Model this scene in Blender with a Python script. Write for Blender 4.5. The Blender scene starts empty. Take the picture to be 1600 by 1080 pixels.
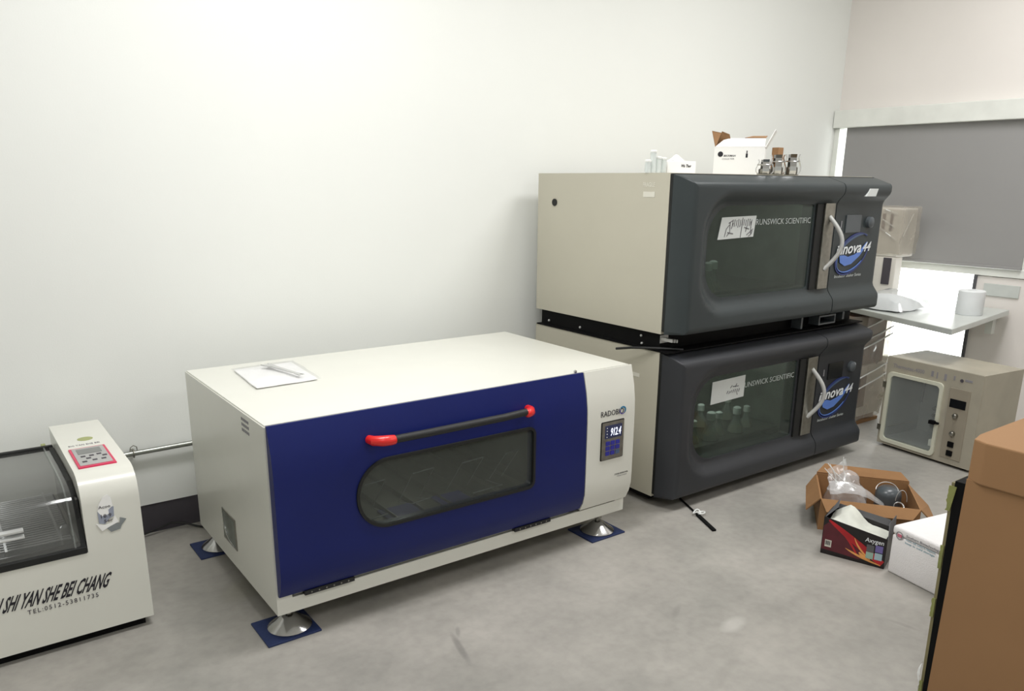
import bpy, bmesh, math, random
from mathutils import Vector, Matrix, noise
PI = math.pi
scene = bpy.context.scene
COL = scene.collection
random.seed(7)

# ------------------------------------------------------------------ materials
def lin(c):
    return tuple((v/12.92 if v <= .04045 else ((v+.055)/1.055)**2.4) for v in [k/255 for k in c])

def mat(name, rgb, rough=.5, metal=0, var=.06, scale=8, bump=0, bscale=60, coat=0, spec=.5, emis=None, estr=0):
    m = bpy.data.materials.new(name); m.use_nodes = True
    nt = m.node_tree; N = nt.nodes; L = nt.links
    b = N['Principled BSDF']
    b.inputs['Roughness'].default_value = rough; b.inputs['Metallic'].default_value = metal
    b.inputs['Specular IOR Level'].default_value = spec
    b.inputs['Coat Weight'].default_value = coat
    tc = N.new('ShaderNodeTexCoord')
    nz = N.new('ShaderNodeTexNoise'); nz.inputs['Scale'].default_value = scale; nz.inputs['Detail'].default_value = 4
    L.new(tc.outputs['Object'], nz.inputs['Vector'])
    cr = N.new('ShaderNodeValToRGB')
    c = lin(rgb)
    lo = tuple(max(0, v*(1-var)) for v in c); hi = tuple(min(1, v*(1+var)) for v in c)
    cr.color_ramp.elements[0].position = .3; cr.color_ramp.elements[0].color = (*lo, 1)
    cr.color_ramp.elements[1].position = .7; cr.color_ramp.elements[1].color = (*hi, 1)
    L.new(nz.outputs['Fac'], cr.inputs['Fac']); L.new(cr.outputs['Color'], b.inputs['Base Color'])
    if bump:
        n2 = N.new('ShaderNodeTexNoise'); n2.inputs['Scale'].default_value = bscale; n2.inputs['Detail'].default_value = 3
        L.new(tc.outputs['Object'], n2.inputs['Vector'])
        bp = N.new('ShaderNodeBump'); bp.inputs['Strength'].default_value = bump; bp.inputs['Distance'].default_value = .01
        L.new(n2.outputs['Fac'], bp.inputs['Height']); L.new(bp.outputs['Normal'], b.inputs['Normal'])
    if emis:
        b.inputs['Emission Color'].default_value = (*lin(emis), 1); b.inputs['Emission Strength'].default_value = estr
    return m

def film(name, tint, clear=.6, rough=.05, diff=(200,200,200), difw=.0, fres=1.45):
    """clear or tinted thin sheet: tinted transparency, a fresnel gloss, some haze"""
    m = bpy.data.materials.new(name); m.use_nodes = True
    nt = m.node_tree; N = nt.nodes; L = nt.links; N.clear()
    out = N.new('ShaderNodeOutputMaterial')
    tr = N.new('ShaderNodeBsdfTransparent'); tr.inputs['Color'].default_value = (*[v*clear for v in lin(tint)], 1)
    gl = N.new('ShaderNodeBsdfGlossy'); gl.inputs['Roughness'].default_value = rough
    df = N.new('ShaderNodeBsdfDiffuse'); df.inputs['Color'].default_value = (*lin(diff), 1)
    m1 = N.new('ShaderNodeMixShader'); m1.inputs[0].default_value = difw
    L.new(tr.outputs[0], m1.inputs[1]); L.new(df.outputs[0], m1.inputs[2])
    lw = N.new('ShaderNodeLayerWeight'); lw.inputs['Blend'].default_value = .5
    pw = N.new('ShaderNodeMath'); pw.operation = 'POWER'; pw.inputs[1].default_value = 4
    f0 = ((fres-1)/(fres+1))**2
    L.new(lw.outputs['Facing'], pw.inputs[0])
    fr = N.new('ShaderNodeMath'); fr.operation = 'MULTIPLY_ADD'; fr.inputs[1].default_value = (1-f0)*min(1, (fres-1)*2); fr.inputs[2].default_value = f0
    L.new(pw.outputs[0], fr.inputs[0])
    m2 = N.new('ShaderNodeMixShader'); L.new(fr.outputs[0], m2.inputs[0])
    L.new(m1.outputs[0], m2.inputs[1]); L.new(gl.outputs[0], m2.inputs[2])
    L.new(m2.outputs[0], out.inputs['Surface'])
    return m

M = {}
M['wall'] = mat('wall_paint', (232,234,230), .85, var=.012, scale=1.5, bump=.03, bscale=200)
M['pinkwall'] = mat('right_wall_paint', (230,225,220), .8, var=.02, scale=2)
M['ceil'] = mat('ceiling_paint', (235,235,232), .9)
M['plinth'] = mat('dark_plinth', (66,62,68), .7, var=.05)
M['cream'] = mat('cream_enamel', (219,219,210), .32, var=.015, coat=.2)
M['creamside'] = M['cream']
M['blue'] = mat('blue_enamel', (16,28,92), .38, var=.05, scale=5, spec=.3)
M['black'] = mat('black_plastic', (8,8,9), .65, spec=.15)
M['blackrub'] = mat('black_rubber', (26,27,28), .55)
M['gap'] = mat('black_gasket', (14,16,15), .6)
M['red'] = mat('red_plastic', (222,34,30), .35, coat=.3)
M['steel'] = mat('brushed_steel', (150,148,140), .35, 1, var=.15, scale=40)
M['chrome'] = mat('chrome', (200,200,200), .18, 1, var=.03)
M['zinc'] = mat('zinc_pipe', (165,168,162), .35, .9, var=.12, scale=30)
M['silver'] = mat('silver_plastic', (196,197,195), .3, .3)
M['beige'] = mat('beige_enamel', (188,184,168), .45, var=.02, scale=3)
M['dark'] = mat('dark_grey_plastic', (49,56,58), .42, var=.05, scale=6, spec=.45)
M['dark2'] = mat('dark_grey_plastic_lower', (49,51,55), .45, var=.05, scale=6, spec=.4)
M['inner'] = mat('chamber_steel', (120,126,118), .45, .4, var=.35, scale=14)
M['inner2'] = mat('chamber_lining', (128,130,124), .5, .2, var=.15, scale=7)
M['dglass'] = film('smoked_glass', (215,228,220), .9, .05, (84,94,88), .22, 1.4)
M['bglass'] = film('grey_glass', (225,230,225), .9, .06, (104,108,104), .30, 1.35)
M['lidglass'] = film('smoked_acrylic', (215,216,216), .95, .08, (170,170,164), .09, 1.62)
M['winglass'] = film('window_glass', (250,252,252), .97, .02, (220,225,225), .03, 1.25)
M['clear'] = film('clear_glass', (252,255,253), 1, .06, (235,238,236), .10, 1.2)
M['frost'] = film('frosted_glass', (252,255,254), 1, .08, (240,242,242), .38, 1.2)
M['pouch'] = film('pouch_film', (255,255,255), 1, .12, (250,250,250), .06, 1.35)
M['paperw'] = mat('bright_paper', (252,252,252), .8, var=.004)
M['flaskg'] = film('flask_glass', (235,242,238), .95, .05, (210,216,212), .30, 1.4)
M['plastic'] = film('clear_plastic_film', (254,255,255), 1, .16, (244,246,248), .24, 1.6)
M['wrap'] = film('stretch_wrap', (240,238,232), .9, .15, (220,214,205), .30, 1.5)
M['white'] = mat('white_paper', (240,240,238), .8, var=.01)
M['whiteplastic'] = mat('white_plastic', (236,238,236), .45, var=.01)
M['foam'] = mat('white_polystyrene', (238,236,236), .85, var=.015, scale=60, bump=.25, bscale=220)
M['note'] = mat('note_paper', (206,210,208), .8, var=.03, scale=30)
M['ink'] = mat('ink', (74,70,76), .7)
M['inkgrey'] = mat('grey_ink', (140,138,142), .7)
M['letwhite'] = mat('white_lettering', (186,192,190), .5)
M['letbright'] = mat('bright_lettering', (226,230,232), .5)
M['letblack'] = mat('black_lettering', (26,24,34), .5)
M['logoblue'] = mat('logo_blue', (92,128,204), .4)
M['logonavy'] = mat('logo_navy', (38,52,112), .4)
M['logodim'] = mat('logo_slate', (70,90,124), .4)
M['teal'] = mat('logo_teal', (40,120,160), .4)
M['purple'] = mat('logo_purple', (92,80,160), .4)
M['scrn'] = mat('lcd_screen', (40,44,70), .2, emis=(40,46,80), estr=.25)
M['digit'] = mat('lit_digits', (235,240,255), .4, emis=(225,232,255), estr=1.6)
M['keys'] = mat('blue_keys', (42,44,150), .4)
M['screendark'] = mat('dark_display', (78,84,88), .3)
M['blackdisp'] = mat('black_display', (16,17,20), .25)
M['padblue'] = mat('blue_rubber_mat', (26,42,84), .6, var=.12, scale=20, bump=.15)
M['magenta'] = mat('crimson_surround', (206,38,84), .35)
M['keypad'] = mat('grey_keypad', (168,168,166), .4)
M['lcd'] = mat('grey_lcd', (118,120,118), .3)
M['olive'] = mat('olive_sticker', (160,166,110), .5)
M['stickgrey'] = mat('worn_sticker_grey', (140,146,148), .4, .3, var=.1, scale=60)
M['note2'] = mat('blotter', (214,216,216), .8)
M['stickblue'] = mat('worn_sticker_blue', (146,152,168), .5)
M['blind'] = mat('grey_blind_fabric', (150,149,148), .85, var=.02, scale=3)
M['pvc'] = mat('white_window_frame', (226,228,222), .4)
M['mull'] = mat('dark_mullion', (84,84,88), .5)
M['stone'] = mat('pale_stone_top', (196,200,196), .3, var=.08, scale=9)
M['rollwhite'] = mat('white_roll', (226,229,230), .7)
M['ovenm'] = mat('aged_beige_paint', (166,160,144), .5, var=.08, scale=9)
M['ovenpan'] = mat('oven_panel', (150,142,126), .5, var=.05)
M['ovenin'] = mat('oven_lining', (140,142,142), .35, .5, var=.1, scale=10)
M['ovencream'] = mat('oven_gasket', (206,206,188), .6)
M['card'] = mat('corrugated_card', (146,108,70), .85, var=.06, scale=14, bump=.06, bscale=90)
M['cardlight'] = mat('card_paper', (148,112,76), .8, var=.03, scale=5)
M['cardin'] = mat('card_inside', (134,100,66), .9, var=.05)
M['tape'] = mat('green_yellow_tape', (130,134,78), .35, var=.2, scale=25)
M['tapeolive'] = mat('olive_edge', (126,118,84), .6, var=.15, scale=20)
M['axblack'] = mat('glossy_black_card', (22,16,18), .3, var=.05)
M['axred'] = mat('print_red', (176,26,34), .35, var=.25, scale=18)
M['axmaroon'] = mat('print_maroon', (84,22,34), .35, var=.25, scale=18)
M['axgold'] = mat('print_gold', (226,160,90), .35, var=.2, scale=30)
M['axgrey'] = mat('grey_card', (92,92,94), .6)
M['foil'] = mat('crumpled_liner', (206,208,198), .6, var=.1, scale=25)
M['pic1'] = mat('print_violet', (110,100,160), .4)
M['pic2'] = mat('print_pale_green', (150,180,165), .4)
M['lightcream'] = mat('pale_sticker', (214,212,200), .6)
M['pinkmark'] = mat('pink_print', (200,110,130), .6)
M['bluemark'] = mat('pale_blue_print', (160,184,194), .6)
M['brownwood'] = mat('brown_crate', (120,92,74), .7, var=.3, scale=10)
M['greybox'] = mat('grey_appliance', (226,222,214), .5)
M['cable'] = mat('black_cable', (18,18,18), .5)
M['liquid'] = mat('amber_liquid', (150,120,60), .3)

# floor: grey troweled epoxy with cloudy mottling, faint scuffs
def floor_mat():
    m = bpy.data.materials.new('grey_epoxy_floor'); m.use_nodes = True
    nt = m.node_tree; N = nt.nodes; L = nt.links; b = N['Principled BSDF']
    tc = N.new('ShaderNodeTexCoord')
    n1 = N.new('ShaderNodeTexNoise'); n1.inputs['Scale'].default_value = 2.2; n1.inputs['Detail'].default_value = 6
    n1.inputs['Roughness'].default_value = .6
    L.new(tc.outputs['Object'], n1.inputs['Vector'])
    cr = N.new('ShaderNodeValToRGB')
    cr.color_ramp.elements[0].position = .32; cr.color_ramp.elements[0].color = (*lin((142,140,134)), 1)
    cr.color_ramp.elements[1].position = .68; cr.color_ramp.elements[1].color = (*lin((172,168,161)), 1)
    L.new(n1.outputs['Fac'], cr.inputs['Fac'])
    n2 = N.new('ShaderNodeTexNoise'); n2.inputs['Scale'].default_value = 30; n2.inputs['Detail'].default_value = 5
    L.new(tc.outputs['Object'], n2.inputs['Vector'])
    mx = N.new('ShaderNodeMix'); mx.data_type = 'RGBA'; mx.blend_type = 'MULTIPLY'; mx.inputs[0].default_value = .35
    cr2 = N.new('ShaderNodeValToRGB'); cr2.color_ramp.elements[0].position = .3; cr2.color_ramp.elements[0].color = (.7,.7,.7,1)
    cr2.color_ramp.elements[1].position = .6
    L.new(n2.outputs['Fac'], cr2.inputs['Fac']); L.new(cr.outputs['Color'], mx.inputs[6]); L.new(cr2.outputs['Color'], mx.inputs[7])
    prev = mx.outputs[2]
    # scuffs: (x, y, angle, half length, half width, strength, colour)
    for (x, y, a, hl, hw, s, c) in [(.40,-1.235,76,.085,.012,.45,(96,94,92)), (.44,-1.16,60,.03,.008,.3,(90,90,90)),
                                    (1.134,-1.60,10,.06,.03,.35,(208,206,200)), (1.05,-1.45,30,.05,.012,.25,(110,108,104)),
                                    (1.55,-1.9,100,.05,.01,.25,(105,103,100)), (.9,-1.75,20,.12,.02,.18,(120,118,112)),
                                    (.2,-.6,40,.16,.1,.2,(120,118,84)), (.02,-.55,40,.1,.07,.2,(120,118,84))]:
        mp = N.new('ShaderNodeMapping'); mp.vector_type = 'TEXTURE'
        mp.inputs['Location'].default_value = (x, y, 0); mp.inputs['Rotation'].default_value = (0,0,math.radians(a))
        mp.inputs['Scale'].default_value = (hl, hw, 1)
        L.new(tc.outputs['Object'], mp.inputs['Vector'])
        ln = N.new('ShaderNodeVectorMath'); ln.operation = 'LENGTH'; L.new(mp.outputs[0], ln.inputs[0])
        mr = N.new('ShaderNodeMapRange'); mr.inputs['From Min'].default_value = 1.1; mr.inputs['From Max'].default_value = .5
        mr.inputs['To Min'].default_value = 0; mr.inputs['To Max'].default_value = s
        L.new(ln.outputs['Value'], mr.inputs['Value'])
        mm = N.new('ShaderNodeMix'); mm.data_type = 'RGBA'
        L.new(mr.outputs[0], mm.inputs[0]); L.new(prev, mm.inputs[6]); mm.inputs[7].default_value = (*lin(c), 1)
        prev = mm.outputs[2]
    L.new(prev, b.inputs['Base Color'])
    b.inputs['Roughness'].default_value = .5
    bp = N.new('ShaderNodeBump'); bp.inputs['Strength'].default_value = .08; bp.inputs['Distance'].default_value = .01
    L.new(n2.outputs['Fac'], bp.inputs['Height']); L.new(bp.outputs['Normal'], b.inputs['Normal'])
    return m
M['floor'] = floor_mat()

# ------------------------------------------------------------------ helpers
def wloc(o):
    v = Vector((0,0,0))
    while o is not None:
        v += o.location; o = o.parent
    return v

def link(name, bm, m, parent=None, world=True, smooth=False):
    """one mesh object; world=True: the bmesh is in world coordinates (parents unrotated)"""
    me = bpy.data.meshes.new(name)
    bmesh.ops.recalc_face_normals(bm, faces=bm.faces[:])
    if parent is not None and world:
        bmesh.ops.translate(bm, verts=bm.verts[:], vec=-wloc(parent))
    for f in bm.faces: f.smooth = smooth
    bm.to_mesh(me); bm.free()
    me.materials.append(M[m] if isinstance(m, str) else m)
    o = bpy.data.objects.new(name, me); COL.objects.link(o)
    if parent is not None: o.parent = parent
    if smooth:
        me.set_sharp_from_angle(angle=math.radians(40))
    return o

def thing(name, label, cat, loc=(0,0,0), rotz=0, group=None):
    o = bpy.data.objects.new(name, None); COL.objects.link(o)
    o.empty_display_size = .05
    o.location = loc; o.rotation_euler = (0,0,math.radians(rotz)); o['label'] = label; o['category'] = cat
    if group: o['group'] = group
    return o

def tag(o, label, cat, group=None, kind=None):
    o['label'] = label; o['category'] = cat
    if group: o['group'] = group
    if kind: o['kind'] = kind
    return o

def B(): return bmesh.new()

def box(bm, x0, x1, y0, y1, z0, z1, bev=0, seg=2):
    t = B()
    vs = [t.verts.new(p) for p in [(x0,y0,z0),(x1,y0,z0),(x1,y1,z0),(x0,y1,z0),(x0,y0,z1),(x1,y0,z1),(x1,y1,z1),(x0,y1,z1)]]
    for q in [(0,3,2,1),(4,5,6,7),(0,1,5,4),(1,2,6,5),(2,3,7,6),(3,0,4,7)]: t.faces.new([vs[i] for i in q])
    if bev: bmesh.ops.bevel(t, geom=t.edges[:], offset=bev, segments=seg, affect='EDGES', profile=.5)
    merge(bm, t)
    return bm

def merge(bm, t, mtx=None):
    if mtx is not None: bmesh.ops.transform(t, matrix=mtx, verts=t.verts[:])
    me = bpy.data.meshes.new('tmp'); t.to_mesh(me); t.free(); bm.from_mesh(me); bpy.data.meshes.remove(me)

def prism(bm, pts, axis, a0, a1, bev=0):
    """extrude a polygon; axis 'x': pts are (y,z); 'y': (x,z); 'z': (x,y)"""
    t = B()
    def P(p, a): return {'x': (a,p[0],p[1]), 'y': (p[0],a,p[1]), 'z': (p[0],p[1],a)}[axis]
    A = [t.verts.new(P(p,a0)) for p in pts]; C = [t.verts.new(P(p,a1)) for p in pts]
    n = len(pts)
    t.faces.new(A); t.faces.new(C[::-1])
    for i in range(n): t.faces.new([A[i], A[(i+1)%n], C[(i+1)%n], C[i]])
    if bev: bmesh.ops.bevel(t, geom=t.edges[:], offset=bev, segments=2, affect='EDGES', profile=.5)
    merge(bm, t); return bm

def tube(bm, pts, r, n=10, rr=None):
    pts = [Vector(p) for p in pts]; rings = []
    up = Vector((0,0,1))
    for i, p in enumerate(pts):
        d = (pts[min(i+1,len(pts)-1)] - pts[max(i-1,0)]).normalized()
        if i == 0:
            a = d.cross(up)
            if a.length < 1e-3: a = d.cross(Vector((1,0,0)))
        else: a = pa - d*pa.dot(d)
        a.normalize(); b = d.cross(a).normalized(); pa = a
        R = rr[i] if rr else r
        rings.append([bm.verts.new(p + a*math.cos(2*PI*k/n)*R + b*math.sin(2*PI*k/n)*R) for k in range(n)])
    for A, C in zip(rings, rings[1:]):
        for k in range(n): bm.faces.new([A[k], A[(k+1)%n], C[(k+1)%n], C[k]])
    bm.faces.new(rings[0][::-1]); bm.faces.new(rings[-1]); return bm

def lathe(bm, prof, c=(0,0,0), n=24, sx=1, mtx=None, cap=True):
    t = B(); rings = []
    for r, z in prof:
        rings.append([t.verts.new((c[0]+r*sx*math.cos(2*PI*k/n), c[1]+r*math.sin(2*PI*k/n), c[2]+z)) for k in range(n)])
    for A, C in zip(rings, rings[1:]):
        for k in range(n): t.faces.new([A[k], A[(k+1)%n], C[(k+1)%n], C[k]])
    if cap: t.faces.new(rings[0][::-1]); t.faces.new(rings[-1])
    merge(bm, t, mtx); return bm

def rrect(x0, x1, z0, z1, rl, rr=None, n=8):
    """rounded rectangle outline, different radii for left and right corners"""
    rr = rl if rr is None else rr
    P = []
    for cx, cz, r, a0 in [(x1-rr, z1-rr, rr, 0), (x0+rl, z1-rl, rl, 90), (x0+rl, z0+rl, rl, 180), (x1-rr, z0+rr, rr, 270)]:
        for k in range(n+1):
            a = math.radians(a0 + 90*k/n); P.append((cx+r*math.cos(a), cz+r*math.sin(a)))
    out = []
    for p in P:
        if not out or (abs(p[0]-out[-1][0])+abs(p[1]-out[-1][1])) > 1e-5: out.append(p)
    return out

def front_plate(x0, x1, z0, z1, yf, yb, hole=None, lip=.004, grow=.0, zc=(), xl=0, xr=0, xc=()):
    """thick moulded front: flat in XZ, depth yf(x,z) bent at the heights zc, skirt going back to yb"""
    t = B()
    xs = [x0, x1]; outer = [(x0,z0),(x1,z0),(x1,z1),(x0,z1)]
    ov = [t.verts.new((p[0],0,p[1])) for p in outer]
    oe = [t.edges.new((ov[i], ov[(i+1)%4])) for i in range(4)]
    es = list(oe)
    if hole:
        hv = [t.verts.new((p[0],0,p[1])) for p in hole]
        es += [t.edges.new((hv[i], hv[(i+1)%len(hv)])) for i in range(len(hv))]
    bmesh.ops.triangle_fill(t, use_beauty=True, use_dissolve=False, edges=es, normal=(0,-1,0))
    if hole:  # triangle_fill leaves holes open for nested loops
        pass
    for z in zc:
        bmesh.ops.bisect_plane(t, geom=t.verts[:]+t.edges[:]+t.faces[:], plane_co=(0,0,z), plane_no=(0,0,1))
    for x in xc:
        bmesh.ops.bisect_plane(t, geom=t.verts[:]+t.edges[:]+t.faces[:], plane_co=(x,0,0), plane_no=(1,0,0))
    bd = [e for e in t.edges if len(e.link_faces) == 1]
    for v in t.verts: v.co.y = yf(v.co.x, v.co.z)
    r = bmesh.ops.extrude_edge_only(t, edges=bd)
    nv = [g for g in r['geom'] if isinstance(g, bmesh.types.BMVert)]
    cx, cz = (x0+x1)/2, (z0+z1)/2
    for v in nv:
        on = abs(v.co.x-x0) < 1e-4 or abs(v.co.x-x1) < 1e-4 or abs(v.co.z-z0) < 1e-4 or abs(v.co.z-z1) < 1e-4
        if on:
            if abs(v.co.x-x0) < 1e-4: v.co.x -= xl
            if abs(v.co.x-x1) < 1e-4: v.co.x += xr
            if abs(v.co.z-z1) < 1e-4: v.co.z += grow
            if abs(v.co.z-z0) < 1e-4: v.co.z -= grow*.3
            v.co.y = yb
        else:
            v.co.y = yb
    return t

def shell(x0, x1, y0, y1, z0, z1, t=.05, depth=None):
    """cabinet body open to the front (-y): outer box with a cavity"""
    bm = B(); y2 = y1 - t if depth is None else y0 + depth
    o = [(x0,z0),(x1,z0),(x1,z1),(x0,z1)]; i = [(x0+t,z0+t),(x1-t,z0+t),(x1-t,z1-t),(x0+t,z1-t)]
    OF = [bm.verts.new((p[0],y0,p[1])) for p in o]; OB = [bm.verts.new((p[0],y1,p[1])) for p in o]
    IF = [bm.verts.new((p[0],y0,p[1])) for p in i]; IB = [bm.verts.new((p[0],y2,p[1])) for p in i]
    for k in range(4):
        j = (k+1)%4
        bm.faces.new([OF[k],OF[j],OB[j],OB[k]]); bm.faces.new([IF[k],IF[j],OF[j],OF[k]]); bm.faces.new([IB[k],IB[j],IF[j],IF[k]])
    bm.faces.new(OB); bm.faces.new(IB)
    return bm

def lining(x0, x1, y0, y1, z0, z1):
    """five thin inner walls of a chamber, open to -y"""
    bm = B(); w = .004
    box(bm, x0, x1, y1-w, y1, z0, z1); box(bm, x0, x1, y0, y1-w, z0, z0+w); box(bm, x0, x1, y0, y1-w, z1-w, z1)
    box(bm, x0, x0+w, y0, y1-w, z0+w, z1-w); box(bm, x1-w, x1, y0, y1-w, z0+w, z1-w)
    return bm

def text(name, s, m, parent, x, y, z, h, width=None, shear=0, axis='front', slope=0, off=.0008, sp=1, world=True, thick=0, bold=0):
    """flat lettering standing on a surface; 'front' faces -y, 'left' faces -x, 'top' faces +z; (x,y,z) = lower left"""
    cu = bpy.data.curves.new('t', 'FONT'); cu.body = s; cu.size = 1; cu.space_character = sp; cu.offset = bold; cu.resolution_u = 2
    o = bpy.data.objects.new('t', cu); COL.objects.link(o)
    dg = bpy.context.evaluated_depsgraph_get(); dg.update()
    me = bpy.data.meshes.new_from_object(o.evaluated_get(dg))
    bm = B(); bm.from_mesh(me); bpy.data.meshes.remove(me); bpy.data.objects.remove(o); bpy.data.curves.remove(cu)
    if not bm.verts: return None
    X0 = min(v.co.x for v in bm.verts); X1 = max(v.co.x for v in bm.verts)
    H = .73
    sy = h/H; sx = (width/(X1-X0)) if width else sy
    for v in bm.verts:
        a = (v.co.x-X0)*sx; b = v.co.y*sy
        a += b*shear; b += a*slope
        if axis == 'front': v.co = Vector((x+a, y-off, z+b))
        elif axis == 'left': v.co = Vector((x-off, y-a, z+b))
        else: v.co = Vector((x+a, y+b, z+off))
    ft = 'front' if axis == 'front' else axis
    r = bmesh.ops.extrude_face_region(bm, geom=bm.faces[:])
    d = {'front': Vector((0,.0006,0)), 'left': Vector((.0006,0,0)), 'top': Vector((0,0,-.0006))}[axis]
    bmesh.ops.translate(bm, verts=[g for g in r['geom'] if isinstance(g, bmesh.types.BMVert)], vec=d)
    return link(name, bm, m, parent, world)

def poly(bm, pts, y, th=.0012):
    """flat polygon decal in XZ with a little thickness, front at y-th"""
    return prism(bm, pts, 'y', y-th, y)

def ring(cx, cz, rx, rz, w, a0=0, a1=360, tilt=0, n=28, taper=0):
    """arc band outline"""
    O = []; I = []
    for k in range(n+1):
        f = k/n; a = math.radians(a0+(a1-a0)*f)
        ww = w*(1-taper*abs(2*f-1)**2)
        for L_, rr in ((O, 1), (I, 0)):
            px = (rx - (0 if rr else ww))*math.cos(a); pz = (rz - (0 if rr else ww))*math.sin(a)
            t = math.radians(tilt)
            L_.append((cx+px*math.cos(t)-pz*math.sin(t), cz+px*math.sin(t)+pz*math.cos(t)))
    return O + I[::-1]

def crumple(bm, nx, ny, f, amp, scale, seed=0):
    """sheet f(u,v)->Vector, displaced by noise"""
    V = []
    for i in range(nx+1):
        row = []
        for j in range(ny+1):
            p = Vector(f(i/nx, j/ny)); q = p*scale + Vector((seed*7.3, seed*3.1, 0))
            d = noise.noise_vector(q)*amp + noise.noise_vector(q*2.7)*amp*.45
            row.append(bm.verts.new(p+d))
        V.append(row)
    for i in range(nx):
        for j in range(ny): bm.faces.new([V[i][j], V[i+1][j], V[i+1][j+1], V[i][j+1]])
    return bm

# ------------------------------------------------------------------ room
XR = 3.97; YW = .06
def struct(name, bm, m, parent=None):
    o = link(name, bm, m, parent)
    if parent is None: o['kind'] = 'structure'
    return o
struct('floor', box(B(), -3.0, 5.0, -5.2, .3, -.1, 0), 'floor')
struct('ceiling', box(B(), -3.0, XR+.2, -5.2, .3, 2.8, 2.9), 'ceil')
struct('wall_back', box(B(), -3.0, XR+.2, YW, .26, .113, 2.8), 'wall')
struct('wall_left', box(B(), -3.1, -3.0, -5.2, .3, 0, 2.8), 'wall')
struct('wall_front', box(B(), -3.0, XR+.2, -5.2, -5.1, 0, 2.8), 'wall')
struct('baseboard_back', box(B(), -3.0, XR, YW+.004, .26, 0, .113), 'plinth')
# right wall with the window opening: y -.875..YW, z .2..1.63
WY0, WZ0, WZ1 = -.888, .235, 1.632
bm = B()
box(bm, XR, XR+.12, -5.2, WY0, 0, .80); box(bm, XR, XR+.12, -5.2, -1.125, .80, WZ1)
box(bm, XR, XR+.12, -5.2, YW, WZ1, 2.8); box(bm, XR, XR+.12, WY0, YW, 0, WZ0)
struct('wall_right', bm, 'pinkwall')
win = link('window_1', box(box(box(box(B(), XR-.012, XR+.06, -1.125, YW-.001, .806, .846), XR+.02, XR+.06, -1.125, -1.085, .846, WZ1),
                  XR+.02, XR+.06, WY0, YW-.001, WZ0, WZ0+.03), XR+.02, XR+.06, -1.085, YW-.001, WZ1-.03, WZ1), 'pvc')
link('light_stop_jamb', box(B(), XR-.030, XR+.06, .026, YW-.001, WZ0, 1.598), 'pvc', win)  # added strip that keeps grazing window light off the back wall
win['kind'] = 'structure'
link('mullion', box(B(), XR-.014, XR+.05, WY0, WY0+.014, WZ0+.0, .806), 'mull', win)
link('pane', box(B(), XR+.035, XR+.04, -1.085, YW-.001, WZ0+.03, .806), 'winglass', win)
link('pane', box(B(), XR+.035, XR+.04, -1.085, YW-.001, .846, WZ1-.03), 'winglass', win)
bl = thing('roller_blind', 'grey roller blind pulled down over the window at the right', 'blind', (XR-.02, -.55, .85))
link('blind_fabric', box(B(), XR-.022, XR-.016, -1.105, -.018, .862, 1.60), 'blind', bl)
link('bottom_bar', box(B(), XR-.028, XR-.012, -1.105, -.018, .848, .862, .002), 'blind', bl)
link('cassette', box(B(), XR-.06, XR-.001, -1.115, YW-.004, 1.600, 1.70, .004), 'pvc', bl)
# white ledge box on the wall beside the mullion
lg = link('trim_1', box(B(), XR-.010, XR-.0005, -1.11, -.93, .70, .765, .002), 'stone'); lg['kind'] = 'structure'

# conduit pipe on the back wall
pp = thing('conduit_pipe', 'galvanised metal pipe clamped along the white wall between the two shakers', 'pipe', (-.1, .03, .33))
link('pipe_run', tube(B(), [(-1.2,.03,.318),(.2,.03,.330)], .0095, 14), 'zinc', pp, smooth=True)
bm = B(); bmc = [(-.162+.0, .03+.014*math.cos(a), .3265+.014*math.sin(a)) for a in [2*PI*k/16 for k in range(17)]]
tube(bm, bmc, .0022, 6); box(bm, -.168, -.156, .036, YW, .318, .336)
cl = link('pipe_clamp', bm, 'steel', pp)
bm = B(); tube(bm, [(-.148,.034,.335),(-.150,.03,.350),(-.160,.03,.356),(-.170,.03,.350),(-.172,.034,.336)], .0016, 6)
link('clamp_loop', bm, 'steel', cl)
# power cable on the floor behind
pts = [(-.29,.012,.006),(-.20,.030,.006),(-.11,.040,.02),(-.06,.046,.030),(-.02,.042,.020),(.02,.02,.006),(.06,-.03,.005),(.1,-.10,.005)]
tag(link('power_cable', tube(B(), pts, .0038, 8), 'cable', smooth=True), 'thin black cable lying along the dark plinth at the wall foot', 'cable')

# ------------------------------------------------------------------ blue-doored incubator shaker
bx0, bx1, by0, by1, bz0, bz1 = -.004, 1.326, -.919, -.152, .084, .644
inc = thing('incubator_shaker', 'low cream incubator shaker with a blue door and black bar handle', 'incubator', (.66,-.53,0))
bm = shell(bx0, bx1, by0, by1, bz0+.0, bz1, .045)
bmesh.ops.bevel(bm, geom=[e for e in bm.edges if abs(e.verts[0].co.z-e.verts[1].co.z) < 1e-5 and e.verts[0].co.z > bz1-.001], offset=.004, segments=2, affect='EDGES')
cab = link('cabinet', bm, 'cream', inc)
link('chamber_lining', lining(bx0+.05, 1.06, by0+.002, by1-.08, bz0+.05, bz1-.05), 'inner2', inc)
def prof_b(x, z):
    P = [(.145,-.930),(.172,-.946),(.205,-.954),(.25,-.955),(.47,-.955),(.52,-.953),(.575,-.945),(.648,-.926)]
    if z <= P[0][0]: return P[0][1]
    for (a, ya), (b, yb) in zip(P, P[1:]):
        if z <= b: return ya + (yb-ya)*(z-a)/(b-a)
    return P[-1][1]
hole = rrect(.238, .868, .292, .497, .1, .022, 12)
t = front_plate(.0, 1.098, .145, .644, prof_b, by0-.002, hole, zc=(.172,.205,.25,.47,.52,.575))
door = link('door', t, 'blue', inc, smooth=True)
gk = B()
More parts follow.
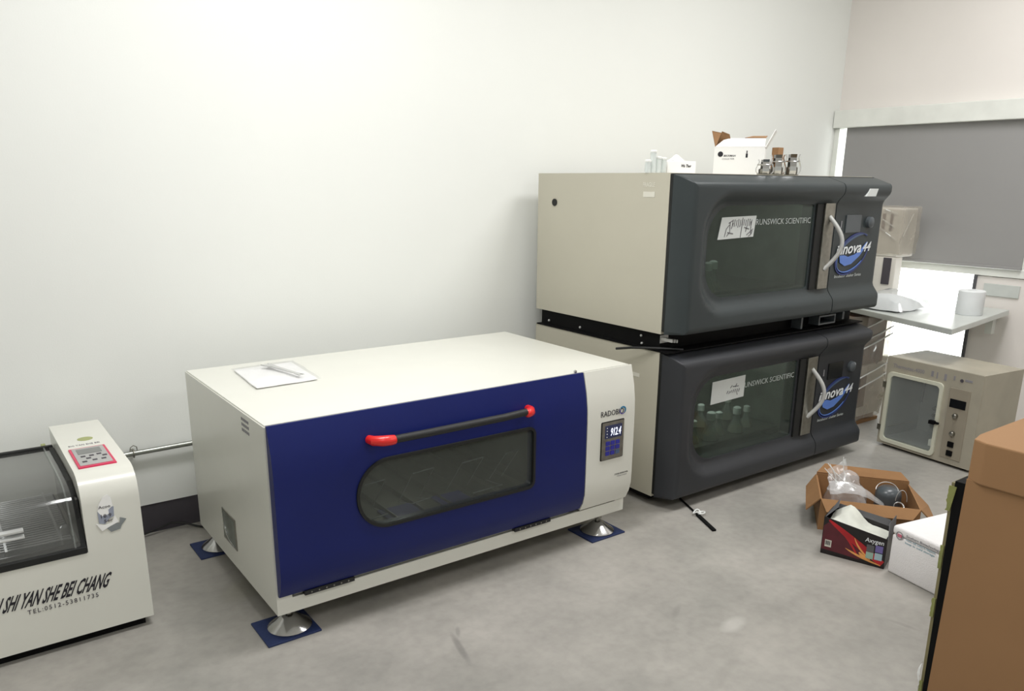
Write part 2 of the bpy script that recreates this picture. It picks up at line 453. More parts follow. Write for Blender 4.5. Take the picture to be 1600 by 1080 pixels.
def bridge_ring(bm, A, C, y0, y1):
    """solid frame between two outlines with equal point counts"""
    n = len(A)
    V = [[bm.verts.new((p[0], y, p[1])) for p in L_] for L_ in (A, C) for y in (y0, y1)]
    a0, a1, c0, c1 = V
    for i in range(n):
        j = (i+1)%n
        bm.faces.new([a0[i],a0[j],c0[j],c0[i]]); bm.faces.new([a1[i],a1[j],c1[j],c1[i]])
        bm.faces.new([a0[i],a0[j],a1[j],a1[i]]); bm.faces.new([c0[i],c0[j],c1[j],c1[i]])
    return bm
bridge_ring(gk, rrect(.233,.873,.287,.502,.105,.027,12), rrect(.242,.864,.296,.493,.096,.018,12), -.961, -.951)
link('window_gasket', gk, 'gap', door)
bm = B(); prism(bm, rrect(.240,.866,.294,.495,.098,.02,12), 'y', -.948, -.942)
link('window_glass', bm, 'bglass', door)
# handle: bar held by two red end brackets
hz0, hz1 = .557, .560
link('handle_bar', tube(B(), [(.335,-.990,hz0+.006),(.45,-.994,hz0+.007),(.6,-.995,hz0+.008),(.72,-.994,hz0+.008),(.808,-.990,hz1+.007)], .0118, 14), 'blackrub', door, smooth=True)
for s, xa, xb in ((1, .282, .346), (-1, .846, .806)):
    bm = B()
    P = [(xa,-.948), (xa+s*.004,-.968), (xa+s*.4*abs(xb-xa),-.984), (xa+s*.75*abs(xb-xa),-.990), (xb-s*.004,-.991), (xb,-.991)]
    tube(bm, [(p[0], p[1], hz0+.006) for p in P], .014, 12, rr=[.0125,.0145,.0155,.0150,.0135,.009])
    c_ = link('handle_bracket', bm, 'red', door, smooth=True); c_['label'] = 'glossy red bracket end'
# latches below the door
for xa, xb in ((.073,.226), (.812,.965)):
    bm = B(); box(bm, xa, xb, -.934, -.915, .131, .1445, .001)
    hinge = link('hinge_plate', bm, 'blackrub', inc)
    bm = B()
    for k in range(6): lathe(bm, [(.0025,-.001),(.0025,.001)], n=8, mtx=Matrix.Translation((xa+.02+k*(xb-xa-.04)/5, -.9345, .138)) @ Matrix.Rotation(PI/2, 4, 'X'))
    link('screw_heads', bm, 'steel', hinge)
bm = B(); lathe(bm, [(.006,0),(.006,.006),(.003,.008)], (1.075,-.912,.6445), 12)
link('stop_pin', bm, 'chrome', inc, smooth=True)
# control panel on the right
t = front_plate(1.102, 1.326, .138, .644, prof_b, by0-.001, None, zc=(.172,.205,.25,.47,.52,.575))
pan = link('control_panel', t, 'cream', inc, smooth=True)
dp = link('display_panel', prism(B(), rrect(1.168,1.272,.320,.458,.004), 'y', -.9590, -.9545), 'steel', pan)
link('panel_edge', prism(B(), rrect(1.1655,1.2745,.3175,.4605,.004), 'y', -.9565, -.9546), 'black', pan)
link('display_screen', prism(B(), rrect(1.182,1.262,.398,.446,.003), 'y', -.9602, -.9588), 'scrn', dp)
text('display_digits', '912.4', 'digit', dp, 1.206, -.9604, .407, .030, .048, shear=.12, bold=-.005)
for k in range(4):
    link('indicator', prism(B(), rrect(1.188,1.192,.403+k*.011,.406+k*.011,.001), 'y', -.9610, -.9600), 'letbright', dp)
for r in range(3):
    for c_ in range(3):
        if r == 2 and c_ == 2: mm = 'logodim'
        else: mm = 'keys'
        x0 = 1.187+c_*.0235; z0 = .372-r*.0185
        link('key', prism(B(), rrect(x0, x0+.019, z0, z0+.015, .002), 'y', -.9605, -.9588), mm, dp)
text('maker_lettering', 'RADOBIO', 'letblack', pan, 1.163, -.955, .480, .021, .108, bold=.0)
bm = B(); poly(bm, ring(1.266,.492,.015,.014,.006,-60,150,0,taper=.6), -.9555); link('swoosh', bm, 'teal', pan)
bm = B(); poly(bm, ring(1.264,.489,.013,.012,.003,150,330,0,taper=.4), -.9555); link('swoosh', bm, 'purple', pan)
text('model_lettering', 'STAB INNOVA', 'letblack', pan, 1.240, -.955, .250, .006, .066)
text('model_lettering', 'shaking incubator', 'inkgrey', pan, 1.252, -.955, .243, .0035, .05)
# side recess and label
bm = B(); box(bm, bx0-.003, bx0+.0, -.585, -.455, .150, .255, .001)
sv = link('side_recess', bm, 'steel', inc)
bm = B(); box(bm, bx0-.0036, bx0-.0028, -.578, -.462, .158, .247); link('recess_shadow_plate', bm, 'inner', sv)
bm = B(); tube(bm, [(bx0-.005, y, z) for y, z in ((-.468,.243),(-.471,.215),(-.479,.192),(-.495,.176),(-.52,.166),(-.548,.162),(-.572,.161))], .0022, 6)
link('recess_bow', bm, 'chrome', sv, smooth=True)
bm = B()
for k in range(3):
    for j in range(5): box(bm, bx0-.0012, bx0-.0003, -.735-j*.013-.008, -.735-j*.013, .585+k*.016, .593+k*.016)
link('side_label', bm, 'inkgrey', inc)
# feet
def foot(x, y, parent):
    bm = B(); lathe(bm, [(.062,.006),(.064,.009),(.060,.013),(.040,.026),(.024,.040),(.014,.046),(.0,.046)], (x,y,0), 28, cap=False)
    lathe(bm, [(.062,.006),(.0,.006)], (x,y,0), 28, cap=False)
    f = link('levelling_foot', bm, 'chrome', parent, smooth=True)
    bm = B(); lathe(bm, [(.008,.044),(.008,.083)], (x,y,0), 12); lathe(bm, [(.016,.056),(.016,.068)], (x,y,0), 6)
    link('foot_bolt', bm, 'steel', f)
for x, y in ((.050,-.855), (.045,-.200), (1.240,-.875), (1.25,-.2)): foot(x, y, inc)
for (x0,x1,y0,y1,lb) in ((-.04,.118,-.928,-.778,'square blue rubber pad under the front left chrome foot of the blue incubator'),
                        (-.042,.112,-.270,-.126,'square blue rubber pad under the rear left foot of the blue incubator'),
                        (1.155,1.318,-.945,-.805,'square blue rubber pad under the front right foot of the blue incubator')):
    tag(link('rubber_pad', box(B(), x0,x1,y0,y1,0,.0058,.001), 'padblue'), lb, 'pad', 'blue pads under the incubator feet')
# platform and trays inside
bm = B(); box(bm, .09, 1.0, -.84, -.30, .225, .235, .002); box(bm, .2, .9, -.7, -.4, .14, .222)
for k in range(9):
    box(bm, .12+k*.1, .123+k*.1, -.84, -.32, .235, .252)
link('shaker_platform', bm, 'steel', inc)
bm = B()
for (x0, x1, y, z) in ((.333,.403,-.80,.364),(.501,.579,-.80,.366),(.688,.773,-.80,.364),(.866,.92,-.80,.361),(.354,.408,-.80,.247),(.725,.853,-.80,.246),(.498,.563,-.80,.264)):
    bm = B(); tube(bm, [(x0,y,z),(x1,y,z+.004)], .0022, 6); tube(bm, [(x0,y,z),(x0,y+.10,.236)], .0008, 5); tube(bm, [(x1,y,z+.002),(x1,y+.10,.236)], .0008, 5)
    link('reflection_streak', bm, 'letbright', inc)  # bright wires put in to imitate reflection streaks in the window

for x0, x1 in ((.40,.52),(.60,.71)):
    link('tray_mat', box(B(), x0, x1, -.838, -.74, .2355, .243, .001), 'keys', inc)

# plastic pouch with papers and a wrench on top
pch = thing('document_pouch', 'clear plastic pouch of white papers lying on the cream incubator top', 'pouch', (.22,-.40,.644))
q = lambda u, v, z: (.100+.22*u+.02*v, -.548+.30*v+.01*u, z)
bm = B(); crumple(bm, 14, 14, lambda u, v: q(.04+.92*u, .04+.92*v, .6500), .0012, 14); 
r = bmesh.ops.extrude_face_region(bm, geom=bm.faces[:]); bmesh.ops.translate(bm, verts=[g for g in r['geom'] if isinstance(g, bmesh.types.BMVert)], vec=(0,0,-.003))
link('paper_sheets', bm, 'paperw', pch, smooth=True)
bm = B(); crumple(bm, 16, 16, lambda u, v: q(u, v, .6530+.010*math.sin(PI*u)*math.sin(PI*v)*.4), .0022, 18, 3)
r = bmesh.ops.extrude_face_region(bm, geom=bm.faces[:]); bmesh.ops.translate(bm, verts=[g for g in r['geom'] if isinstance(g, bmesh.types.BMVert)], vec=(0,0,.0006))
link('pouch_film', bm, 'pouch', pch, smooth=True)
wr = thing('wrench', 'open-ended spanner lying on the plastic pouch of papers', 'wrench', (.25,-.4,.66))
bm = B(); a = Vector((.232,-.300,.6602)); b = Vector((.272,-.500,.6602)); d = (b-a).normalized(); n_ = Vector((-d.y,d.x,0))
def W(s, t): p = a + d*s + n_*t; return (p.x, p.y)
P = [W(0,.014),W(.02,.012),W(.035,.008),W(.165,.006),W(.18,.009),W(.198,.010),W(.200,.004),W(.188,.003),W(.188,-.003),W(.200,-.004),W(.198,-.010),W(.18,-.009),W(.165,-.006),W(.035,-.008),W(.02,-.014),W(0,-.020),W(-.02,-.018),W(-.008,-.008),W(-.002,0),W(-.010,.006),W(-.024,.010),W(-.016,.016)]
prism(bm, P, 'z', .6602, .6632); link('spanner_body', bm, 'silver', wr)

# ------------------------------------------------------------------ left bench shaker
sh = thing('orbital_shaker', 'white bench shaker with smoked lid and black lettering at the left edge', 'shaker', (-.7,-.33,0))
sx0, sx1, sxc = -1.5, -.268, -.413
sy0, sy1 = -.606, -.03
arc = [(-.6105,.030),(-.6105,.272),(-.6105,.405),(-.6095,.425),(-.602,.450),(-.588,.467),(-.568,.480),(-.54,.486),(sy1,.486),(sy1,.030)]
bm = B(); prism(bm, arc, 'x', sxc, sx1)
box(bm, sx0, sxc, -.6105, sy1, .030, .272); box(bm, sx0, sxc, -.085, sy1, .272, .425)
head = link('base_body', bm, 'cream', sh, smooth=True)
bm = B(); box(bm, sx0+.02, sx1-.02, sy0+.02, sy1-.02, .0, .030); link('plinth_base', bm, 'black', sh)
# lid
lid = [(-.604,.290),(-.590,.330),(-.572,.372),(-.550,.408),(-.520,.430),(-.480,.440),(-.32,.441),(-.09,.432)]
def offs(P, d):
    out = []
    for i, p in enumerate(P):
        a_ = Vector(P[max(i-1,0)]); b_ = Vector(P[min(i+1,len(P)-1)]); t_ = (b_-a_).normalized(); out.append((p[0]+t_.y*d, p[1]-t_.x*d))
    return out
lid_in = offs(lid, .004)
bm = B(); prism(bm, lid + lid_in[::-1], 'x', sx0, sxc-.014)
lo = link('lid', bm, 'lidglass', sh, smooth=True)
fr = B(); prism(fr, offs(lid,-.004) + offs(lid,.010)[::-1], 'x', sxc-.014, sxc-.002)
box(fr, sx0, sxc-.002, -.614, -.592, .272, .292, .002); box(fr, sx0, sxc-.002, -.095, -.080, .424, .440, .002)
link('lid_frame', fr, 'gap', lo)
bm = B(); prism(bm, offs(lid,-.006)+offs(lid,.001)[::-1], 'x', sxc-.030, sxc-.026); link('lid_rib', bm, 'clear', lo)
bm = B(); box(bm, -.90, -.553, -.606, -.584, .368, .374, .001); box(bm, -.90, -.553, -.612, -.590, .353, .358, .001); link('lid_handle', bm, 'silver', lo)
bm = B(); box(bm, -.445, -.432, -.075, -.055, .425, .440, .002); link('lid_catch', bm, 'olive', sh)
# tray and springs inside
bm = B(); link('tray_floor', box(B(), sx0+.02, sxc-.02, -.56, -.10, .273, .279), 'screendark', sh)
for k in range(24): tube(bm, [(sx0+.05,-.55+k*.017,.302),(sxc-.03,-.55+k*.017,.302)], .0032, 6)
for x in (-.47,-.6,-.75): box(bm, x, x+.006, -.56, -.14, .279, .305)
link('spring_tray', bm, 'silver', sh)
bm = B(); box(bm, sx0+.01, sxc-.004, -.589, -.585, .273, .30); box(bm, sxc-.010, sxc-.004, -.58, -.10, .275, .42); link('well_lining', bm, 'blackdisp', sh)
bm = B(); lathe(bm, [(.012,0),(.012,.02),(.008,.024)], (-.452,-.52,.306), 12); link('corner_post', bm, 'silver', sh)
# control head details
zt = .486
kp = link('keypad_surround', prism(B(), [(-.398,-.525),(-.300,-.525),(-.300,-.335),(-.398,-.335)], 'z', zt-.001, zt+.004, .0015), 'magenta', head)
link('keypad_face', prism(B(), [(-.391,-.512),(-.307,-.512),(-.307,-.343),(-.391,-.343)], 'z', zt+.002, zt+.005), 'keypad', kp)
link('keypad_display', prism(B(), [(-.381,-.405),(-.318,-.405),(-.318,-.358),(-.381,-.358)], 'z', zt+.004, zt+.006), 'lcd', kp)
for (x, y) in ((-.372,-.43),(-.350,-.43),(-.330,-.425),(-.361,-.452),(-.318,-.445),(-.375,-.48),(-.348,-.475),(-.325,-.475)):
    link('key', prism(B(), [(x-.006,y-.005),(x+.006,y-.005),(x+.006,y+.005),(x-.006,y+.005)], 'z', zt+.004, zt+.0062), 'ink', kp)
link('oval_sticker', prism(B(), [(-.338+.022*math.cos(a),-.235+.02*math.sin(a)) for a in [2*PI*k/20 for k in range(20)]], 'z', zt-.0005, zt+.0008), 'olive', head)
text('head_lettering', 'SHI YAN SHE BEI', 'inkgrey', head, -.392, -.300, zt, .014, .085, axis='top')
# worn sticker on the front
fy = -.6115
bm = B(); poly(bm, [(-.377,.385),(-.372,.405),(-.360,.425),(-.348,.430),(-.340,.420),(-.338,.395),(-.350,.385),(-.350,.372),(-.368,.370)], fy, .0012)
st = link('sticker_white', bm, 'white', head)
bm = B(); poly(bm, [(-.377,.384),(-.336,.392),(-.338,.364),(-.352,.358),(-.362,.345),(-.377,.350)], fy, .0010); link('sticker_blue', bm, 'stickblue', head)
bm = B(); poly(bm, [(-.384,.350),(-.362,.342),(-.345,.345),(-.336,.366),(-.328,.344),(-.350,.336),(-.372,.326)], fy, .0013); link('sticker_white', bm, 'white', head)
bm = B(); poly(bm, [(-.362,.335),(-.345,.342),(-.326,.340),(-.324,.356),(-.308,.348),(-.322,.332),(-.326,.322),(-.350,.318)], fy, .0009); link('sticker_silver', bm, 'stickgrey', head)
text('sticker_print', '18.9', 'ink', head, -.370, fy-.0012, .364, .011, .026)
text('sticker_print', 'Ser', 'ink', head, -.364, fy-.0012, .350, .009, .022)
text('sticker_print', 'Acoo', 'ink', head, -.374, fy-.0012, .392, .009, .030)
text('maker_lettering', 'QI SHI YAN SHE BEI CHANG', 'letblack', sh, -.662, -.6110, .158, .043, .283, shear=.45, bold=.022)
text('phone_lettering', 'TEL:0512-53811735', 'ink', sh, -.575, -.6110, .1345, .0135, .172, sp=1.25)

# ------------------------------------------------------------------ dark stacked incubators
dx0, dx1, dy0, dy1, dh = 1.581, 2.915, -.82, -.041, .596
def dark_incubator(z0, label, dm, upper):
    root = thing('stackable_incubator', label, 'incubator', (2.25,-.43,z0), 0, 'stacked pair of grey-doored incubators')
    bm = shell(dx0, dx1, dy0, dy1, z0, z0+dh, .05)
    cb = link('cabinet', bm, 'beige', root)
    link('chamber_lining', lining(dx0+.06, 2.50, dy0+.002, dy1-.06, z0+.06, z0+dh-.06), 'inner', root)
    link('door_seal', bridge_ring(B(), rrect(dx0+.002,dx1-.002,z0+.010,z0+dh-.002,.004), rrect(dx0+.04,dx1-.04,z0+.04,z0+dh-.04,.01), dy0-.0125, dy0), 'gap', root)
    def pf(x, z):
        z -= z0
        # flat face, sunk area round the window running out to the right, rounded rim
        ux = (x-1.662); uz = min(z-.062, .534-z); r = .16
        if ux < r and uz < r: dd_ = r - math.hypot(r-ux, r-uz)
        else: dd_ = min(ux, uz)
        f = min(1, max(0, dd_/.058)); f = f*f*(3-2*f)
        y = -.922 + .034*f
        e = min(x-1.600, .570-z, z-.004, 2.935-x if x > 2.5 else 9)
        if e < .026: y += .022*(1-math.sqrt(max(0, 1-(1-max(0,e)/.026)**2)))
        return y
    xcs = [1.604+k*.006 for k in range(1,6)] + [1.64+k*.0125 for k in range(18)] + [1.9+k*.05 for k in range(14)]
    zcs = [z0+.008+k*.006 for k in range(1,6)] + [z0+.045+k*.0125 for k in range(40)] + [z0+.542+k*.006 for k in range(4)]
    hole = rrect(1.728, 2.388, z0+.130, z0+.480, .125, .012, 12)
    t = front_plate(1.604, 2.548, z0+.008, z0+.566, pf, dy0-.012, hole, zc=zcs, xc=xcs, xl=.020, grow=.026)
    d = link('door', t, dm, root, smooth=True)
    bm = B(); prism(bm, rrect(1.726,2.390,z0+.128,z0+.482,.123,.012,12), 'y', -.884, -.878); link('window_glass', bm, 'dglass', d)
    bm = B(); box(bm, 2.400, 2.446, -.8965, -.880, z0+.122, z0+.482, .002); link('dark_strip', bm, 'gap', d)
    bm = B(); box(bm, 2.448, 2.518, -.905, -.885, z0+.122, z0+.484, .002); hp = link('handle_plate', bm, 'steel', d)
    bm = B(); H = []
    for k in range(15):
        f = k/14; a = PI*f; H.append((2.484+.034*math.sin(a), -.902-.052*math.sin(a), z0+.205+.225*f))
    tube(bm, H, .009, 10); link('handle', bm, 'silver', d, smooth=True)
    text('maker_lettering', 'RUNSWICK SCIENTIFIC', 'letwhite', d, 2.015, -.8845, z0+.404, .024, .36, bold=-.005)
    # control side
    t = front_plate(2.553, 2.918, z0+.008, z0+.566, pf, dy0-.012, None, zc=zcs, xc=[2.6+k*.05 for k in range(6)]+[2.88,2.89,2.9,2.91], xr=.004, grow=.026)
    cp = link('control_panel', t, dm, root, smooth=True)
    yl = -.889
    if upper: 
        bm = B(); box(bm, 2.632, 2.748, yl-.004, yl+.004, z0+.356, z0+.432, .001); link('display', bm, 'screendark', cp)
        bm = B(); prism(bm, [(2.712,z0+.512),(2.785,z0+.512),(2.800,z0+.545),(2.735,z0+.545)], 'y', -.9255, -.910); lb = link('paper_label', bm, 'note', cp)
    else:
        bm = B(); box(bm, 2.632, 2.748, yl-.004, yl+.004, z0+.356, z0+.432, .001); link('display', bm, 'blackdisp', cp)
    bm = B(); box(bm, 2.596, 2.602, yl-.002, yl+.003, z0+.378, z0+.408); link('status_light', bm, 'inkgrey', cp)
    bm = B(); lathe(bm, [(.026,0),(.024,.016),(.014,.022)], n=18, mtx=Matrix.Translation((2.815,yl+.002,z0+.398)) @ Matrix.Rotation(PI/2,4,'X')); link('control_knob', bm, 'screendark', cp, smooth=True)
    cx, cz = 2.708, z0+.262; y_ = yl-.0020
    for (rx, rz, w, a0, a1, mm, dz) in ((.135,.082,.012,20,350,'logonavy',0), (.140,.066,.010,20,150,'logodim',.006), (.125,.070,.010,150,300,'logoblue',-.004)):
        bm = B(); poly(bm, ring(cx,cz+dz,rx,rz,w,a0,a1,24,taper=.7), y_+.0006*(mm=='logodim'), .0012); link('logo_arc', bm, mm, cp)
    P = [(cx-.098,cz-.004),(cx-.09,cz-.035),(cx-.05,cz-.052),(cx,cz-.045),(cx+.06,cz-.012),(cx+.105,cz+.030),(cx+.11,cz+.05),(cx+.06,cz+.012),(cx+.02,cz-.004),(cx-.03,cz-.012),(cx-.06,cz-.004)]
    bm = B(); poly(bm, P, y_, .0014); link('logo_swoosh', bm, 'logoblue', cp)
    text('logo_lettering', 'nnova', 'letbright', cp, 2.592, y_-.0014, z0+.262, .050, .180, shear=.28, slope=.03, bold=.016)
    text('logo_lettering', 'i', 'letbright', cp, 2.579, y_-.0014, z0+.262, .044, .011, shear=.28, bold=.016)
    text('logo_lettering', '44', 'letbright', cp, 2.784, y_-.0014, z0+.268, .042, .060, shear=.3, slope=.05, bold=.01)
    text('series_lettering', 'Incubator Shaker Series', 'letwhite', cp, 2.590, yl-.001, z0+.160, .014, .21, shear=.2)
    # platform
    bm = B(); box(bm, 1.66, 2.48, -.76, -.14, z0+.118, z0+.128); box(bm, 1.8, 2.3, -.6, -.3, z0+.065, z0+.118); link('shaker_platform', bm, 'steel', root)
    # note taped on the glass
    return root, d
lo_inc, lo_door = dark_incubator(.043, 'lower of the two stacked dark-doored incubators, standing on the floor', 'dark2', False)
up_inc, up_door = dark_incubator(.710, 'upper of the two stacked dark-doored incubators, carrying cartons and glassware', 'dark', True)
bm = B()
for x in (1.64, 2.8):
    for y in (-.74, -.14): box(bm, x, x+.08, y, y+.08, 0, .043)
box(bm, 1.60, 2.90, -.79, -.06, .018, .042)
link('skid_base', bm, 'black', lo_inc)
# cable hole, side labels
bm = B(); lathe(bm, [(.015,0),(.015,.004)], n=18, mtx=Matrix.Translation((dx0-.001,-.159,1.185)) @ Matrix.Rotation(-PI/2,4,'Y')); link('cable_port', bm, 'gap', up_inc)
bm = B(); box(bm, dx0-.0012, dx0-.0002, -.748, -.688, 1.218, 1.238); link('side_label', bm, 'lightcream', up_inc)
text('side_lettering', 'FRAGILE', 'lightcream', up_inc, dx0, -.685, 1.256, .016, .062, axis='left', bold=.01)
bm = B(); box(bm, dx0-.0012, dx0-.0002, -.72, -.66, .52, .535); link('side_label', bm, 'lightcream', lo_inc)
# notes
def note(x0, x1, z0, z1, y, parent, lines, skew=.01, nm='paper_note', lab=None):
    bm = B(); prism(bm, [(x0-skew,z0),(x1-skew*.6,z0+.006),(x1,z1),(x0,z1-.004)], 'y', y-.0015, y)
    o = link(nm, bm, 'note', parent)
    if lab: o['label'] = lab
    bm = B()
    for L_ in lines: 
        t = [(x0+(x1-x0)*p[0], y-.0018, z0+(z1-z0)*p[1]) for p in L_]; tube(bm, t, .0016, 4)
    link('handwriting', bm, 'ink', o)
    return o
rnd = random.Random(3); Ls = []
Ls += [[(.10,.12),(.14,.45),(.22,.62)], [(.16,.14),(.24,.3),(.24,.72)], [(.18,.3),(.34,.24)], [(.20,.70),(.30,.80)], [(.28,.45),(.33,.70)], [(.56,.06),(.60,.92)], [(.70,.3),(.74,.6)], [(.66,.5),(.80,.42)], [(.86,.2),(.84,.75)], [(.74,.16),(.92,.42)], [(.80,.1),(.88,.2),(.90,.35)]]
for k in range(11):
    x = .30+k*.055; Ls.append([(x,.50+rnd.random()*.1),(x+.02,.82+rnd.random()*.06)])
note(1.806, 2.012, .710+.353, .710+.440, -.8850, up_door, Ls, .018, lab='white note with handwriting')
Ls = [[(.45+k*.06,.30+.04*rnd.random()),(.48+k*.06,.42+.05*rnd.random())] for k in range(7)] + [[(.55,.55),(.6,.66)],[(.70,.56),(.74,.7)],[(.62,.6),(.8,.58)],[(.76,.3),(.78,.2)]]
note(1.828, 2.034, .043+.362, .043+.460, -.8850, lo_door, Ls, .004, lab='white note with faint print')
# flasks seen through the glass
def flask(x, y, z, s, group, label):
    r_ = thing('shake_flask', label, 'flask', (x,y,z), 0, group)
    bm = B(); lathe(bm, [(.036*s,0),(.040*s,.006*s),(.034*s,.03*s),(.016*s,.07*s),(.014*s,.10*s),(.016*s,.105*s)], (x,y,z), 16); link('glass_body', bm, 'flaskg', r_, smooth=True)
    bm = B(); lathe(bm, [(.019*s,.092*s),(.019*s,.122*s),(.010*s,.128*s)], (x,y,z), 12); link('stopper', bm, 'white', r_, smooth=True)
    bm = B(); lathe(bm, [(.034*s,.003*s),(.037*s,.008*s),(.031*s,.028*s)], (x,y,z), 14); link('culture', bm, 'liquid', r_, smooth=True)
gl = 'flasks on the lower incubator platform'; gu = 'flasks on the upper incubator platform'
lf = [(1.87,-.72),(1.95,-.70),(2.04,-.72),(2.13,-.69),(2.23,-.71),(2.34,-.68),(1.99,-.58),(2.16,-.56),(2.36,-.55)]
for i, (x, y) in enumerate(lf): flask(x, y, .0438+.1280, (.95,.80,1.02,.86)[i%4], gl, 'stoppered glass flask behind the window of the lower incubator')
for i, (x, y) in enumerate([(1.92,-.74),(2.00,-.70)]): flask(x, y, .7105+.1285, .95, gu, 'stoppered glass flask behind the window of the upper incubator')

# stacking frame between the units
sf = thing('stacking_frame', 'black steel stacking frame with bolts between the two dark-doored incubators', 'frame', (2.25,-.43,.64))
bm = B()
box(bm, 1.600, 2.905, -.800, -.060, .6425, .7095); box(bm, 1.578, 2.918, -.862, -.050, .6392, .6445)
link('frame_body', bm, 'black', sf)
for (y, z) in ((-.115,.662),(-.33,.662),(-.70,.685),(-.705,.655)):
    bm = B(); lathe(bm, [(.005,0),(.005,.004),(.003,.006)], n=10, mtx=Matrix.Translation((1.600,y,z)) @ Matrix.Rotation(-PI/2,4,'Y')); link('bolt', bm, 'silver', sf)
link('latch_post', box(B(), 2.44, 2.452, -.850, -.80, .650, .70), 'screendark', sf); link('latch_post', box(B(), 2.76, 2.775, -.850, -.80, .665, .70), 'screendark', sf)
bm = B(); box(bm, 2.57, 2.70, -.853, -.80, .69, .697); box(bm, 2.57, 2.70, -.853, -.80, .655, .662); box(bm, 2.57, 2.578, -.853, -.80, .662, .69); box(bm, 2.692, 2.70, -.853, -.80, .662, .69); link('latch_bracket', bm, 'screendark', sf)
bm = B(); 
for k in range(3): box(bm, 1.604+k*.014, 1.609+k*.014, -.858, -.80, .681-.002*k, .693-.002*k)
box(bm, 1.600, 1.645, -.801, -.799, .670, .700)
link('bracket_tabs', bm, 'silver', sf)
tag(link('hinge_rod', tube(B(), [(1.66,-.868,.650),(1.572,-.80,.654),(1.545,-.70,.642),(1.530,-.632,.628)], .005, 8), 'blackrub', smooth=True), 'thin black rod sticking out of the frame between the stacked incubators', 'rod')

# ------------------------------------------------------------------ things on top of the stack
ZT = .710+dh+.0003
g = 'glass tubes on the stack'
for i, (x, y, h, lb) in enumerate(((1.585,-.70,.045,'shortest clear glass tube, leftmost on top of the stacked incubators'), (1.612,-.70,.080,'tallest clear glass tube on top of the stacked incubators'),
                               (1.640,-.70,.058,'clear glass tube third from the left on the stacked incubators'), (1.668,-.70,.055,'clear glass tube next to the small white box'))):
    t_ = thing('glass_tube', lb, 'tube', (x,y,ZT), 0, g)
    bm = B(); lathe(bm, [(.011,0),(.012,.003),(.012,h),(.0095,h),(.0095,.005),(0,.005)], (x,y,ZT), 14, cap=False); lathe(bm, [(.011,0),(0,0)], (x,y,ZT), 14, cap=False); link('tube_wall', bm, 'frost', t_, smooth=True)
    bm = B(); lathe(bm, [(.0125,h-.006),(.0130,h),(.009,h+.002)], (x,y,ZT), 14); link('tube_rim', bm, 'whiteplastic', t_, smooth=True)
wb = thing('small_box', 'small white box with black print on top of the stack', 'box', (1.78,-.66,ZT))
link('box_body', box(B(), 1.700, 1.862, -.690, -.62, ZT, ZT+.047, .002), 'white', wb)
text('box_lettering', 'Wa Thor', 'letblack', wb, 1.775, -.690, ZT+.024, .011, .058, shear=.3, bold=.02)
bm = B(); crumple(bm, 8, 8, lambda u, v: (1.76+.05*u, -.68+.05*v, ZT+.050+.022*math.sin(PI*u)*math.sin(PI*v)), .002, 30)
r = bmesh.ops.extrude_face_region(bm, geom=bm.faces[:]); bmesh.ops.translate(bm, verts=[q_ for q_ in r['geom'] if isinstance(q_, bmesh.types.BMVert)], vec=(0,0,-.0015))
tag(link('tissue', bm, 'white', smooth=True), 'crumpled white tissue on the small white box', 'tissue')

ct = thing('open_carton', 'white cardboard carton with opened brown-lined flaps on top of the stack', 'carton', (2.125,-.555,ZT), -55)
def LC(nm, bm, m, par=ct, **k): return link(nm, bm, m, par, world=False, **k)
cw_, cd_, ch = .206, .15, .112
bm = B(); w3 = .003
box(bm, 0,cw_,0,w3,0,ch); box(bm, 0,cw_,cd_-w3,cd_,0,ch); box(bm, 0,w3,w3,cd_-w3,0,ch); box(bm, cw_-w3,cw_,w3,cd_-w3,0,ch); box(bm, w3,cw_-w3,w3,cd_-w3,0,w3)
LC('carton_body', bm, 'white')
def flap(pts, m, th=.0025, nm='flap', lab=None):
    a_, b_, c_ = [Vector(p) for p in pts[:3]]; n2 = (b_-a_).cross(c_-a_).normalized()*th
    bm = B(); A_ = [bm.verts.new(Vector(p)) for p in pts]; C_ = [bm.verts.new(Vector(p)+n2) for p in pts]
    bm.faces.new(A_); bm.faces.new(C_[::-1])
    for i in range(len(pts)): bm.faces.new([A_[i],A_[(i+1)%len(pts)],C_[(i+1)%len(pts)],C_[i]])
    o = LC(nm, bm, m)
    if lab: o['label'] = lab
    return o
flap([(.002,0,ch),(.002,.07,ch),(.018,.06,ch+.062),(-.018,.02,ch+.068)], 'cardin', lab='brown inside of the flap')
flap([(.003,.07,ch),(.060,.085,ch+.022),(.052,.07,ch+.056),(.020,.062,ch+.068)], 'cardin', lab='brown inside of the flap')
flap([(.002,0,ch),(cw_-.002,0,ch),(cw_-.004,.09,ch+.036),(.055,.08,ch+.038),(.03,.06,ch+.030)], 'white')
flap([(cw_-.09,.088,ch+.040),(cw_-.004,.092,ch+.040),(cw_,cd_,ch+.050),(cw_-.06,cd_,ch+.050)], 'cardlight', lab='brown inside of the rear flap')
flap([(cw_,0,ch),(cw_,cd_,ch),(cw_+.035,cd_-.01,ch+.068),(cw_+.034,.02,ch+.072)], 'white')
bm = B(); lathe(bm, [(.011,0),(.011,.001)], n=20, mtx=Matrix.Translation((.026,0,.084)) @ Matrix.Rotation(PI/2,4,'X')); em_ = LC('round_emblem', bm, 'letblack')
text('carton_lettering', 'BECKMAN', 'letblack', ct, .040, 0, .074, .008, .048, shear=.2, bold=.01, world=False)
text('carton_lettering', 'COULTER', 'inkgrey', ct, .034, 0, .062, .006, .05, shear=.2, world=False)
bm = B(); box(bm, .130,.138,-.0012,0,.070,.086); box(bm, .132,.136,-.0012,0,.0865,.098); LC('carton_symbol', bm, 'letblack')
